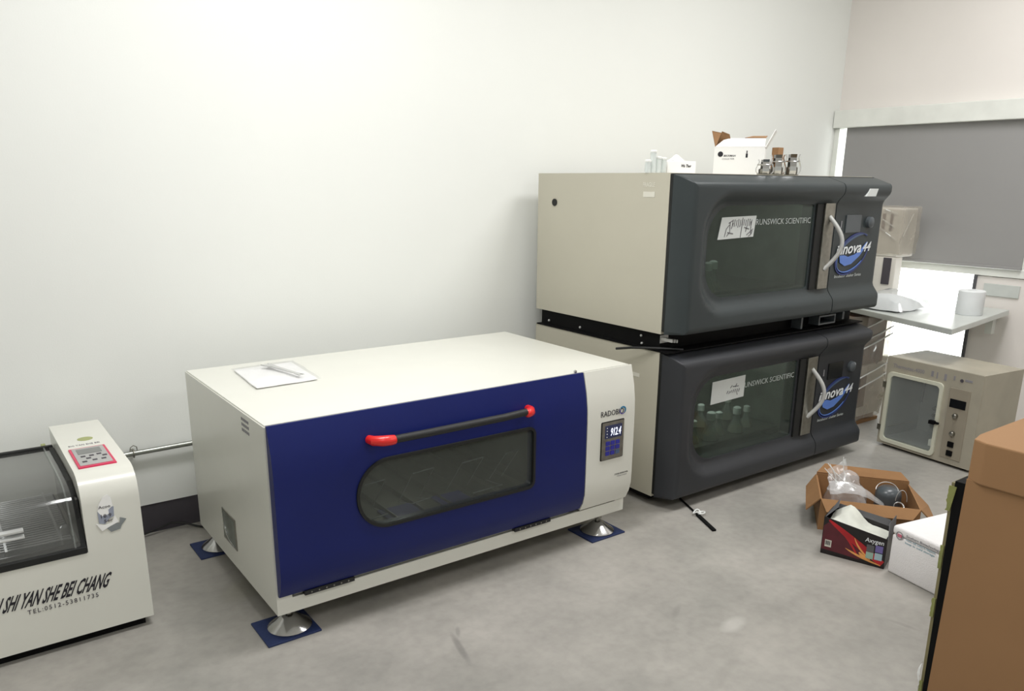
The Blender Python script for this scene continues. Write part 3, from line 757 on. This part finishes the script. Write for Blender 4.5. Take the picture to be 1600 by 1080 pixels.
# flask clamps
def clamp(x, y, w, h, label):
    r_ = thing('flask_clamp', label, 'clamp', (x,y,ZT), 0, 'steel flask clamps on the stack')
    bm = B(); lathe(bm, [(w*.38,0),(w*.42,.002),(w*.42,.004),(0,.004)], (x,y,ZT), 20, cap=False); lathe(bm, [(w*.38,0),(0,0)], (x,y,ZT), 20, cap=False); link('base_plate', bm, 'steel', r_)
    for k in range(4):
        a = PI/4+PI/2*k; c_, s_ = math.cos(a), math.sin(a)
        prof = [(w*.36,.002),(w*.50,h*.22),(w*.50,h*.42),(w*.40,h*.68),(w*.34,h*.84),(w*.40,h)]
        bm = B()
        L0 = []
        for (rr, z) in prof:
            L0.append([bm.verts.new((x+rr*c_-s_*t_*.013, y+rr*s_+c_*t_*.013, ZT+z)) for t_ in (-1,1)] + [bm.verts.new((x+(rr-.0018)*c_-s_*t_*.013, y+(rr-.0018)*s_+c_*t_*.013, ZT+z)) for t_ in (1,-1)])
        for A_, C_ in zip(L0, L0[1:]):
            for i in range(4): bm.faces.new([A_[i],A_[(i+1)%4],C_[(i+1)%4],C_[i]])
        bm.faces.new(L0[0]); bm.faces.new(L0[-1])
        link('clamp_arm', bm, 'chrome', r_)
    bm = B(); lathe(bm, [(w*.30,h*.03),(w*.34,h*.10),(w*.34,h*.34),(w*.30,h*.40)], (x,y,ZT), 20, cap=False); link('clamp_cup', bm, 'steel', r_, smooth=True)
    bm = B(); P = [(x+w*.42*math.cos(a), y+w*.42*math.sin(a), ZT+h*.66) for a in [2*PI*k/24 for k in range(25)]]; tube(bm, P, .0026, 6); link('spring_ring', bm, 'chrome', r_)
    return r_
clamp(2.180,-.778,.072,.060,'small steel flask clamp in front of the white carton')
clamp(2.285,-.760,.070,.082,'middle steel flask clamp right of the white carton')
clamp(2.372,-.770,.072,.086,'rightmost steel flask clamp on the stack')
tag(link('wooden_block', box(B(), 2.300, 2.335, -.748, -.716, ZT, ZT+.112, .001), 'cardlight'), 'pale brown upright block standing behind the steel flask clamps', 'block')

# ------------------------------------------------------------------ right back: shelf, instrument, crate, roll
tb = thing('shelf_top', 'pale stone slab shelf below the window at the right wall', 'shelf', (3.5,-.7,.60))
P = [(3.078,-1.205),(3.945,-1.085),(3.945,-.10),(3.48,-.10)]
bm = B(); prism(bm, P, 'z', .612, .640, .003); link('slab', bm, 'stone', tb)
bm = B(); box(bm, 3.93, XR-.0005, -1.02, -.985, .50, .6115); link('wall_bracket', bm, 'pvc', tb)
link('wall_bracket', box(B(), 3.93, XR-.0005, -.3, -.265, .50, .6115), 'pvc', tb)
bm = B(); lathe(bm, [(.060,0),(.062,.004),(.062,.118),(.058,.122),(.020,.122),(.018,.09),(0,.09)], (3.60,-1.035,.6405), 32, cap=False); lathe(bm, [(.060,0),(0,0)], (3.60,-1.035,.6405), 32, cap=False)
tag(link('white_roll', bm, 'rollwhite', smooth=True), 'upright white roll standing on the stone shelf', 'roll')
fbn = thing('foam_bundle', 'pile of translucent white foam sheets on the stone shelf', 'foam', (3.5,-.7,.641))
bm = B(); crumple(bm, 16, 10, lambda u, v: (3.28+.36*u, -.86+.26*v, .656+.115*math.sin(PI*min(1,max(0,u)))**.4*math.sin(PI*v)**.4*(1-.5*u)), .008, 9, 5)
link('outer_sheet', bm, 'plastic', fbn, smooth=True)
bm = B(); crumple(bm, 14, 10, lambda u, v: (3.31+.28*u, -.82+.24*v, .648+.095*math.sin(PI*u)**.35*math.sin(PI*v)**.35*(1-.5*u)), .006, 11, 9)
link('inner_sheet', bm, 'rollwhite', fbn, smooth=True)
ins = thing('wrapped_instrument', 'pale instrument in clear stretch wrap on the stone shelf', 'instrument', (3.7,-.4,.641))
bm = B(); box(bm, 3.635, 3.800, -.600, -.24, .890, 1.150, .006); hd = link('instrument_head', bm, 'greybox', ins)
bm = B(); box(bm, 3.635, 3.70, -.60, -.24, .66, .889, .004); link('instrument_column', bm, 'greybox', ins)
bm = B(); box(bm, 3.630, 3.6345, -.575, -.53, .74, .885); link('dark_slot', bm, 'ink', ins)
bm = B(); box(bm, 3.66, 3.80, -.51, -.20, .6405, .659, .003); link('instrument_foot', bm, 'greybox', ins)
bm = B()
for (y, w) in ((-.50,.018),(-.545,.014)): link('brown_vent', box(B(), 3.632, 3.636, y-w/2, y+w/2, 1.03, 1.12), 'brownwood', hd)
bm.free(); bm = B()
for (a1,b1) in (((3.628,-.57,1.05),(3.628,-.42,1.13)),((3.628,-.59,.98),(3.628,-.46,1.06)),((3.66,-.606,1.0),(3.74,-.606,1.12)),((3.628,-.58,1.12),(3.628,-.5,1.145))): tube(bm, [a1,b1], .003, 5)
link('film_folds', bm, 'whiteplastic', ins)
bm = B()
def wrapf(u, v):
    a = 2*PI*u; c_, s_ = math.cos(a), math.sin(a)
    k = 1/max(abs(c_), abs(s_)); return (3.7175+.093*c_*k, -.42+.192*s_*k, .905+.255*v)
crumple(bm, 40, 12, wrapf, .007, 16, 2); link('stretch_film', bm, 'wrap', ins, smooth=True)
# wrapped crate under the shelf
cr_ = thing('wrapped_crate', 'brown and white crate in stretch wrap between the stack and the old oven', 'crate', (3.42,-.5,0))
bm = B(); box(bm, 3.30, 3.55, -.66, -.20, .045, .33, .004); link('lower_carton', bm, 'greybox', cr_)
bm = B(); box(bm, 3.31, 3.54, -.65, -.21, .331, .590, .004); link('upper_carton', bm, 'brownwood', cr_)
bm = B(); 
for y in (-.64,-.44,-.24): box(bm, 3.31, 3.54, y, y+.05, .018, .044)
box(bm, 3.30, 3.55, -.66, -.20, 0, .0175); link('pallet', bm, 'cardlight', cr_)
bm = B(); box(bm, 3.296, 3.299, -.55, -.50, .10, .30); box(bm, 3.3, 3.38, -.663, -.6605, .1, .28); link('dark_panel', bm, 'brownwood', cr_)
bm = B()
def wrapc(u, v):
    a = 2*PI*u; c_, s_ = math.cos(a), math.sin(a)
    k = 1/max(abs(c_), abs(s_)); return (3.425+.138*c_*k, -.43+.243*s_*k, .03+.57*v)
crumple(bm, 44, 22, wrapc, .010, 14, 4); link('stretch_film', bm, 'wrap', cr_, smooth=True)
bm = B()
for (za, zb) in ((.10,.24),(.14,.30),(.32,.46),(.37,.50),(.44,.57)):
    tube(bm, [(3.283,-.40,za),(3.281,-.674,zb-.03),(3.42,-.678,zb),(3.565,-.675,zb+.03)], .004, 5)
link('film_folds', bm, 'whiteplastic', cr_)

# ------------------------------------------------------------------ old oven
PLUGS = ((.119,.182),(.118,.146),(.162,.182),(.160,.146))
RODA = [(.055,.245,.34),(.050,.245,.20)]
FX = .235
ov = thing('drying_oven', 'old beige laboratory oven with a glass door, standing on the floor', 'oven', (3.125,-.905,0), -96.9)
W_, D_, H_ = .485, .30, .458
def L2(nm, bm, m, par=ov, **k): return link(nm, bm, m, par, world=False, **k)
bm = shell(0, W_, 0, D_, .012, H_, .03); 
L2('case', bm, 'ovenm')
t = B(); box(t, .315, W_-.032, .001, D_-.04, .045, H_-.032); L2('control_bay', t, 'ovenm')
L2('front_fascia', bridge_ring(B(), rrect(0.001,W_-.001,.013,H_-.001,.003,n=4), rrect(.030,.300,.045,.372,.02,n=4), -.006, 0), 'ovenm')
L2('chamber_lining', lining(.032, .310, .004, D_-.04, .047, .372), 'ovenin')
dr = L2('door', bridge_ring(B(), rrect(.018,.308,.028,.385,.022,n=4), rrect(.036,.292,.046,.368,.02,n=4), -.016, -.0065), 'ovencream')
bm = B(); prism(bm, rrect(.034,.294,.044,.370,.02,n=4), 'y', -.012, -.009); L2('door_glass', bm, 'clear', dr)
bm = B(); box(bm, .272, .300, -.034, -.016, .186, .204, .002); box(bm, .300, .318, -.026, -.018, .190, .200, .001); L2('door_latch', bm, 'black', dr)
bm = B(); box(bm, -.004, .018, -.014, -.002, .300, .330, .001); box(bm, -.004, .018, -.014, -.002, .08, .11, .001); L2('door_hinge', bm, 'steel', dr)
bm = B(); box(bm, .040, .046, .01, .20, .10, .104)
L2('shelf_rail', bm, 'steel')
for (x, z) in PLUGS:
    bm = B(); lathe(bm, [(.010,0),(.010,.008)], n=14, mtx=Matrix.Translation((x,.2560,z)) @ Matrix.Rotation(PI/2,4,'X')); L2('wall_plug', bm, 'black')
L2('inner_rod', tube(B(), RODA, .0025, 6), 'black')
L2('inner_rod', tube(B(), [(.285,.03,.35),(.285,.03,.07)], .003, 6), 'black')
bm = B(); box(bm, FX, FX+.030, .05, .09, .0515, .085, .003); L2('inner_fitting', bm, 'greybox')
cp = L2('control_panel', box(B(), .338, .436, -.010, -.0065, .040, .375, .001), 'ovenpan')
bm = B(); box(bm, .348, .424, -.013, -.010, .285, .325, .001); L2('display', bm, 'blackdisp', cp)
for z in (.250, .165):
    bm = B(); lathe(bm, [(.012,0),(.011,.014),(.006,.018)], n=14, mtx=Matrix.Translation((.385,-.010,z)) @ Matrix.Rotation(PI/2,4,'X')); L2('knob', bm, 'steel', cp, smooth=True)
for z in (.098, .055):
    bm = B(); box(bm, .370, .398, -.018, -.010, z, z+.026, .002); L2('rocker_switch', bm, 'black', cp)
text('maker_lettering', 'Thermotec-4000', 'inkgrey', ov, .035, -.006, .408, .020, .165, world=False, bold=.01)
for (x, z, w, h) in ((.235,.405,.012,.026),(.262,.40,.006,.03),(.300,.400,.012,.030),(.345,.41,.008,.02),(.40,.415,.034,.010)): L2('faded_mark', box(B(), x, x+w, -.0072, -.006, z, z+h), 'inkgrey')
bm = B(); lathe(bm, [(.008,0),(.008,.002)], n=14, mtx=Matrix.Translation((.385,-.006,.415)) @ Matrix.Rotation(PI/2,4,'X')); L2('round_mark', bm, 'ink')
bm = B()
for x in (.03, W_-.06):
    for y in (.02, D_-.05): box(bm, x, x+.03, y, y+.03, 0, .012)
L2('feet', bm, 'black')

# ------------------------------------------------------------------ open cardboard box with bag and clamps
cb = thing('cardboard_box', 'open brown cardboard box on the floor full of plastic bags', 'box', (1.945,-1.345,0), -53)
cw, cd, chh, th = .345, .27, .125, .004
def L3(nm, bm, m, par=cb, **k): return link(nm, bm, m, par, world=False, **k)
bm = B(); box(bm, 0,cw,0,cd,.0,.004); box(bm, 0,cw,0,th,.004,chh); box(bm, 0,cw,cd-th,cd,.004,chh+.01); box(bm, 0,th,th,cd-th,.004,chh); box(bm, cw-th,cw,th,cd-th,.004,chh)
L3('carton_walls', bm, 'card')
def q3(pts, m, nm='flap'):
    a_, b_, c_ = [Vector(p) for p in pts[:3]]; n2 = (b_-a_).cross(c_-a_).normalized()*.004
    bm = B(); A_ = [bm.verts.new(Vector(p)) for p in pts]; C_ = [bm.verts.new(Vector(p)+n2) for p in pts]
    bm.faces.new(A_); bm.faces.new(C_[::-1])
    for i in range(len(pts)): bm.faces.new([A_[i],A_[(i+1)%len(pts)],C_[(i+1)%len(pts)],C_[i]])
    return L3(nm, bm, m)
q3([(0,0,chh),(0,cd,chh),(-.035,cd-.03,chh-.045),(-.045,.02,chh-.06)], 'card')
q3([(0,0,chh),(cw,0,chh),(cw-.03,-.035,chh-.03),(.02,-.04,chh-.035)], 'card')
q3([(0,cd,chh+.01),(cw,cd,chh+.01),(cw-.03,cd+.03,chh+.035),(.03,cd+.03,chh+.04)], 'card')
q3([(cw,0,chh),(cw,cd,chh),(cw+.07,cd-.05,chh-.06),(cw+.08,.04,chh-.085)], 'card')
bm = B(); crumple(bm, 26, 16, lambda u, v: (.03+.15*u, .075+.16*v, .03+.15*math.sin(PI*u)**.5*math.sin(PI*v)**.6+.03*v), .024, 11, 1)
bag = thing('plastic_bag', 'crumpled clear plastic bag in the open cardboard box', 'bag', (1.945,-1.345,0), -53)
link('bag_film', bm, 'plastic', bag, world=False, smooth=True)
bm = B(); crumple(bm, 14, 14, lambda u, v: (.03+.10*u-.04*v*u, .11+.03*u+.05*v, .12+.12*v*(.6+.4*u)), .012, 14, 6)
link('bag_neck', bm, 'plastic', bag, world=False, smooth=True)
bm = B()
for p_ in ([(.02,.10,.235),(.05,.10,.20),(.09,.10,.165),(.13,.09,.150)],[(.03,.12,.225),(.055,.12,.18),(.06,.11,.14)],[(.075,.12,.26),(.08,.12,.21),(.095,.11,.16)],[(.01,.10,.215),(.05,.09,.175),(.085,.08,.15)]):
    tube(bm, p_, .0016, 5)
link('bag_crease_glints', bm, 'whiteplastic', bag, world=False)  # white tubes paint the specular streaks along the creases of the film
bm = B(); crumple(bm, 18, 10, lambda u, v: (.03+.20*u, .008+.055*v, .145+.025*math.sin(PI*u)+.03*v*(1-u)-.03*u), .008, 14, 8)
b2 = thing('plastic_sleeve', 'flat clear plastic sleeve hanging over the front of the cardboard box', 'bag', (1.945,-1.345,0), -53)
link('sleeve_film', bm, 'plastic', b2, world=False, smooth=True)
c_t = (.262, .19, .0045)
cc = thing('steel_canister', 'dark round steel pot in the open cardboard box', 'pot', (1.945,-1.345,0), -53)
bm = B(); lathe(bm, [(.045,0),(.048,.004),(.048,.10),(.045,.115),(.030,.128),(0,.13)], c_t, 22, cap=False); lathe(bm, [(.045,0),(0,0)], c_t, 22, cap=False); link('pot_body', bm, 'screendark', cc, world=False, smooth=True)
bm = B(); P = [(c_t[0]+.040*math.cos(a)-.01, c_t[1]-.02+.02*math.sin(a), .125+.028*math.sin(a)) for a in [PI*k/12 for k in range(13)]]; tube(bm, P, .0014, 6)
P = [(.300+.02*math.cos(a), .135, .10+.045*math.sin(a)) for a in [PI*k/12 for k in range(13)]]; tube(bm, P, .0014, 6)
link('white_wire', bm, 'silver', cc, world=False)
bm = B(); P = [(.285+.018*math.cos(a), .085+.016*math.sin(a), .095+.012*math.sin(a)) for a in [2*PI*k/18 for k in range(19)]]; tube(bm, P, .003, 8)
o = link('ring_clamp', bm, 'chrome', None, smooth=True); o.location = cb.location; o.rotation_euler = cb.rotation_euler; tag(o, 'small steel ring clamp lying by the dark pot in the open cardboard box', 'clamp')

# ------------------------------------------------------------------ black printed glove box
gb = thing('tip_box', 'small opened black carton with red flame print in front of the cardboard box', 'carton', (1.776,-1.468,0), -72.2)
def L4(nm, bm, m, par=gb, **k): return link(nm, bm, m, par, world=False, **k)
gw, gd, gh = .212, .118, .140
def gtop(x): return gh - .030*(x/gw)
bm = B()
prism(bm, [(0,0),(gw,0),(gw,gtop(gw)),(.0,gtop(0))], 'y', 0, .002); prism(bm, [(0,0),(gw,0),(gw,gtop(gw)),(.0,gtop(0))], 'y', gd-.002, gd)
box(bm, 0,.002,.002,gd-.002,0,gtop(0)); box(bm, gw-.002,gw,.002,gd-.002,0,gtop(gw)); box(bm, .002,gw-.002,.002,gd-.002,0,.002)
L4('carton_body', bm, 'axblack')
yk = 0
def dec(nm, P, m, k=1): 
    bm = B(); poly(bm, P, 0, .0003*k+.0002); return L4(nm, bm, m)
def streak(nm, p0, p1, p2, w0, w1, w2, m, k):
    """tapered curved streak along a quadratic curve"""
    U = []; D = []
    for i in range(17):
        t = i/16; q = [(1-t)**2*p0[j]+2*t*(1-t)*p1[j]+t*t*p2[j] for j in (0,1)]
        d = [2*(1-t)*(p1[j]-p0[j])+2*t*(p2[j]-p1[j]) for j in (0,1)]; l = math.hypot(*d)
        w = (1-t)**2*w0+2*t*(1-t)*w1+t*t*w2
        U.append((q[0]-d[1]/l*w, q[1]+d[0]/l*w)); D.append((q[0]+d[1]/l*w, q[1]-d[0]/l*w))
    dec(nm, U+D[::-1], m, k)
dec('maroon_print', [(.002,.018),(.002,.105),(.022,.128),(.06,.104),(.10,.070),(.150,.040),(.13,.012),(.07,.016)], 'axmaroon', 1)
streak('red_print', (.018,.131), (.09,.085), (.205,.017), .003, .016, .011, 'axred', 2)
streak('red_print', (.045,.118), (.085,.085), (.120,.030), .002, .006, .002, 'axred', 3)
streak('flame_print', (.108,.088), (.122,.050), (.165,.022), .0006, .0045, .002, 'axgold', 4)
streak('flame_print', (.082,.042), (.125,.022), (.200,.010), .0006, .007, .001, 'axgold', 5)
streak('flame_print', (.128,.040), (.140,.026), (.160,.020), .002, .010, .001, 'axgold', 6)
dec('white_panel', [(.012,.030),(.034,.030),(.034,.056),(.012,.056)], 'lightcream', 3)
bm = B()
for k in range(6): box(bm, .014+k*.003, .0155+k*.003, -.0022, -.0012, .037, .053)
L4('bar_marks', bm, 'ink')
for (x, z, m) in ((.150,.052,'axgrey'),(.178,.056,'pic1'),(.150,.026,'pic2'),(.178,.028,'bluemark')):
    dec('printed_picture', [(x,z),(x+.024,z),(x+.024,z+.024),(x,z+.024)], m, 8)
text('maker_lettering', 'Axygen', 'letbright', gb, .142, -.0008, .086, .016, .060, world=False, shear=.1, bold=.01)
bm = B(); crumple(bm, 12, 6, lambda u, v: (.012+.19*u, .006+.105*v, gtop(.012+.19*u)-.016+.05*max(0,1-abs(u-.28)*3)*v), .003, 30, 4); L4('inner_liner', bm, 'foil', smooth=True)
bm = B(); A_ = [(0,.0,gh),(0,gd,gh-.005),(.006,gd+.004,gh+.03),(-.01,.03,gh+.006)]
def f4(pts, m, lab=None):
    a_, b_, c_ = [Vector(p) for p in pts[:3]]; n2 = (b_-a_).cross(c_-a_).normalized()*.0015
    bm = B(); P1 = [bm.verts.new(Vector(p)) for p in pts]; P2 = [bm.verts.new(Vector(p)+n2) for p in pts]
    bm.faces.new(P1); bm.faces.new(P2[::-1])
    for i in range(len(pts)): bm.faces.new([P1[i],P1[(i+1)%len(pts)],P2[(i+1)%len(pts)],P2[i]])
    return L4('flap', bm, m)
f4([(0,.01,gh-.005),(0,gd,gh-.005),(.02,gd,gh+.034),(.03,.05,gh+.026)], 'axgrey')
f4([(gw,.0,gtop(gw)-.002),(gw,gd,gtop(gw)-.002),(gw-.005,gd+.01,gtop(gw)+.045),(gw-.01,.05,gtop(gw)+.038)], 'axgrey')
f4([(.0,gd,gh-.005),(gw,gd,gtop(gw)),(gw-.02,gd+.008,gtop(gw)+.025),(.02,gd+.008,gh+.012)], 'axgrey')

# ------------------------------------------------------------------ white foam box
fb = thing('foam_box', 'white polystyrene box with a round pink mark beside the taped board', 'box', (1.838,-1.682,0), -101)
bm = B(); box(bm, 0,.200,0,.270,0,.140,.008,3); link('box_body', bm, 'foam', fb, world=False, smooth=True)
bm = B(); box(bm, -.001,.201,-.001,.271,.1405,.172,.010,3); link('lid', bm, 'foam', fb, world=False, smooth=True)
bm = B(); poly(bm, ring(.030,.144,.014,.014,.003), -.0005, .0012); em = link('round_emblem', bm, 'inkgrey', fb, world=False)
bm = B(); poly(bm, [(.022,.139),(.038,.139),(.038,.149),(.022,.149)], -.0005, .0012); link('emblem_core', bm, 'pinkmark', em, world=False)
text('print_lines', 'Southern Biotechnology', 'inkgrey', fb, .055, -.001, .150, .008, .125, world=False, bold=.01)
text('print_lines', 'www cell culture reagents', 'bluemark', fb, .055, -.001, .138, .007, .110, world=False, bold=.02)
text('print_lines', 'keep in cold storage', 'bluemark', fb, .053, .0, .126, .007, .110, world=False, bold=.02)

# ------------------------------------------------------------------ big brown carton at the right front
bb = thing('large_carton', 'large brown cardboard carton with a lid, in the right foreground', 'carton', (1.200,-2.130,0), -90)
def L5(nm, bm, m, par=bb, **k): return link(nm, bm, m, par, world=False, **k)
bm = B(); prism(bm, [(.0062,0),(.82,0),(.82,.62),(.0130,.62)], 'y', .006, .60); L5('carton_body', bm, 'cardlight')
bm = B(); P = [(.002,.06),(.012,.012),(.045,-.001),(.84,-.001),(.84,.61),(0,.61)]
prism(bm, P, 'z', .616, .716, .004); L5('carton_lid', bm, 'cardlight', smooth=False)
bs = link('foam_board', prism(B(), [(-.0055,0),(.0050,0),(.0120,.606),(-.0118,.606)], 'y', .01, .30), 'black', None)
bs.location = bb.location; bs.rotation_euler = bb.rotation_euler
tag(bs, 'black board standing against the side of the large brown carton', 'board')
tbd = thing('taped_board', 'thin olive board edge with torn yellow-green tape beside the black board', 'board', bb.location, -90)
link('board_sheet', prism(B(), [(-.0135,0),(-.0060,0),(-.0123,.600),(-.0198,.600)], 'y', .012, .30), 'tapeolive', tbd, world=False)
def bx_(z): return -.0137-.0062*z/.6
bm = B()
for (z0, z1, w) in ((.53,.592,.011),(.38,.44,.004),(.25,.30,.006),(.02,.07,.004)):
    n = 10; P = [(bx_(z0+(z1-z0)*k/n)-w*.5*(.3+.7*rnd.random()), z0+(z1-z0)*k/n) for k in range(n+1)] + [(bx_(z1)+.006+(.008 if z0 > .45 else 0), z1), (bx_(z0)+.006, z0)]
    bm = B(); prism(bm, P, 'y', .008, .0115)
    link('torn_tape', bm, 'tape', tbd, world=False)
bm = B(); crumple(bm, 8, 12, lambda u, v: (-.018-.012*u*math.sin(PI*v), .008+.01*u, .045+.075*v), .003, 30, 3)
link('tape_end', bm, 'whiteplastic', tbd, world=False, smooth=True)  # white colour paints the glint on the loose tape end

# ------------------------------------------------------------------ strap on the floor
sp_ = thing('cable_tie_strap', 'black strap end with a white tie on the floor before the lower incubator', 'strap', (1.66,-1.0,0))
d0 = Vector((1.735,-.84,.004)); d1 = Vector((1.604,-1.132,.005)); dd = (d1-d0).normalized(); nn_ = Vector((-dd.y,dd.x,0))*.008
bm = B(); prism(bm, [tuple((d0+dd*.17+nn_)[:2]), tuple((d0+dd*.17-nn_)[:2]), tuple((d1-nn_)[:2]), tuple((d1+nn_)[:2])], 'z', .0, .008, .002)
tube(bm, [d0, d0+dd*.17], .004, 8); link('strap_band', bm, 'black', sp_)
tc_ = d0+dd*.165
bm = B(); tube(bm, [(tc_.x+.016*math.cos(a), tc_.y+.013*math.sin(a), .013+.006*math.sin(a*2)) for a in [2*PI*k/16 for k in range(17)]], .0028, 6)
tube(bm, [(tc_.x+.018*math.cos(a)+.012, tc_.y+.010*math.sin(a)-.012, .012) for a in [2*PI*k/10 for k in range(11)]], .0024, 6)
link('white_tie', bm, 'whiteplastic', sp_)

# ------------------------------------------------------------------ light
w = bpy.data.worlds.new('world'); scene.world = w; w.use_nodes = True
bg = w.node_tree.nodes['Background']; bg.inputs[0].default_value = (1,.985,.96,1); bg.inputs[1].default_value = 4.2
def area(name, loc, sx, sy, power, rot=(0,0,0), col=(1,1,1)):
    L_ = bpy.data.lights.new(name, 'AREA'); L_.shape = 'RECTANGLE'; L_.size = sx; L_.size_y = sy; L_.energy = power; L_.color = col
    o = bpy.data.objects.new(name, L_); COL.objects.link(o); o.location = loc; o.rotation_euler = rot
    return o
area('ceiling_light_1', (.3,-1.2,2.78), 1.2, .5, 34, col=(1,.99,.985))
area('ceiling_light_2', (2.6,-1.5,2.78), 1.2, .5, 30, col=(1,.99,.985))
area('ceiling_light_3', (-1.2,-3.4,2.78), 1.2, .5, 20, col=(1,.99,.985))
area('ceiling_light_4', (1.6,-3.8,2.78), 1.2, .5, 20, col=(1,.99,.985))

def lamp(name, loc, e, r=.05):
    L_ = bpy.data.lights.new(name, 'POINT'); L_.energy = e; L_.shadow_soft_size = r; L_.color = (1,1,.98)
    o = bpy.data.objects.new(name, L_); COL.objects.link(o); o.location = loc
lamp('added_fill_bench', (-.62,-.30,.40), .5, .04); lamp('added_fill_lower', (2.06,-.62,.043+.49), 2.0); lamp('added_fill_upper', (2.06,-.60,.710+.49), 1.3); lamp('added_fill_blue', (.6,-.55,.55), 1.1)  # fill lights added inside the chambers so their contents show

# ------------------------------------------------------------------ camera
cam = bpy.data.cameras.new('camera'); co = bpy.data.objects.new('camera', cam); COL.objects.link(co)
co.location = (-.6522,-2.9057,1.2689)
co.rotation_euler = tuple(math.radians(a) for a in (74.4978201,-.55641454,-36.08878426))
cam.sensor_fit = 'HORIZONTAL'; cam.sensor_width = 36; cam.lens = 36*1239.17/1600
cam.shift_y = (627.73-540)/1600
cam.clip_start = .02
scene.camera = co
scene.view_settings.view_transform = 'Standard'; scene.view_settings.look = 'None'
scene.view_settings.gamma = 1; scene.view_settings.use_curve_mapping = False
scene.view_settings.exposure = 0.3
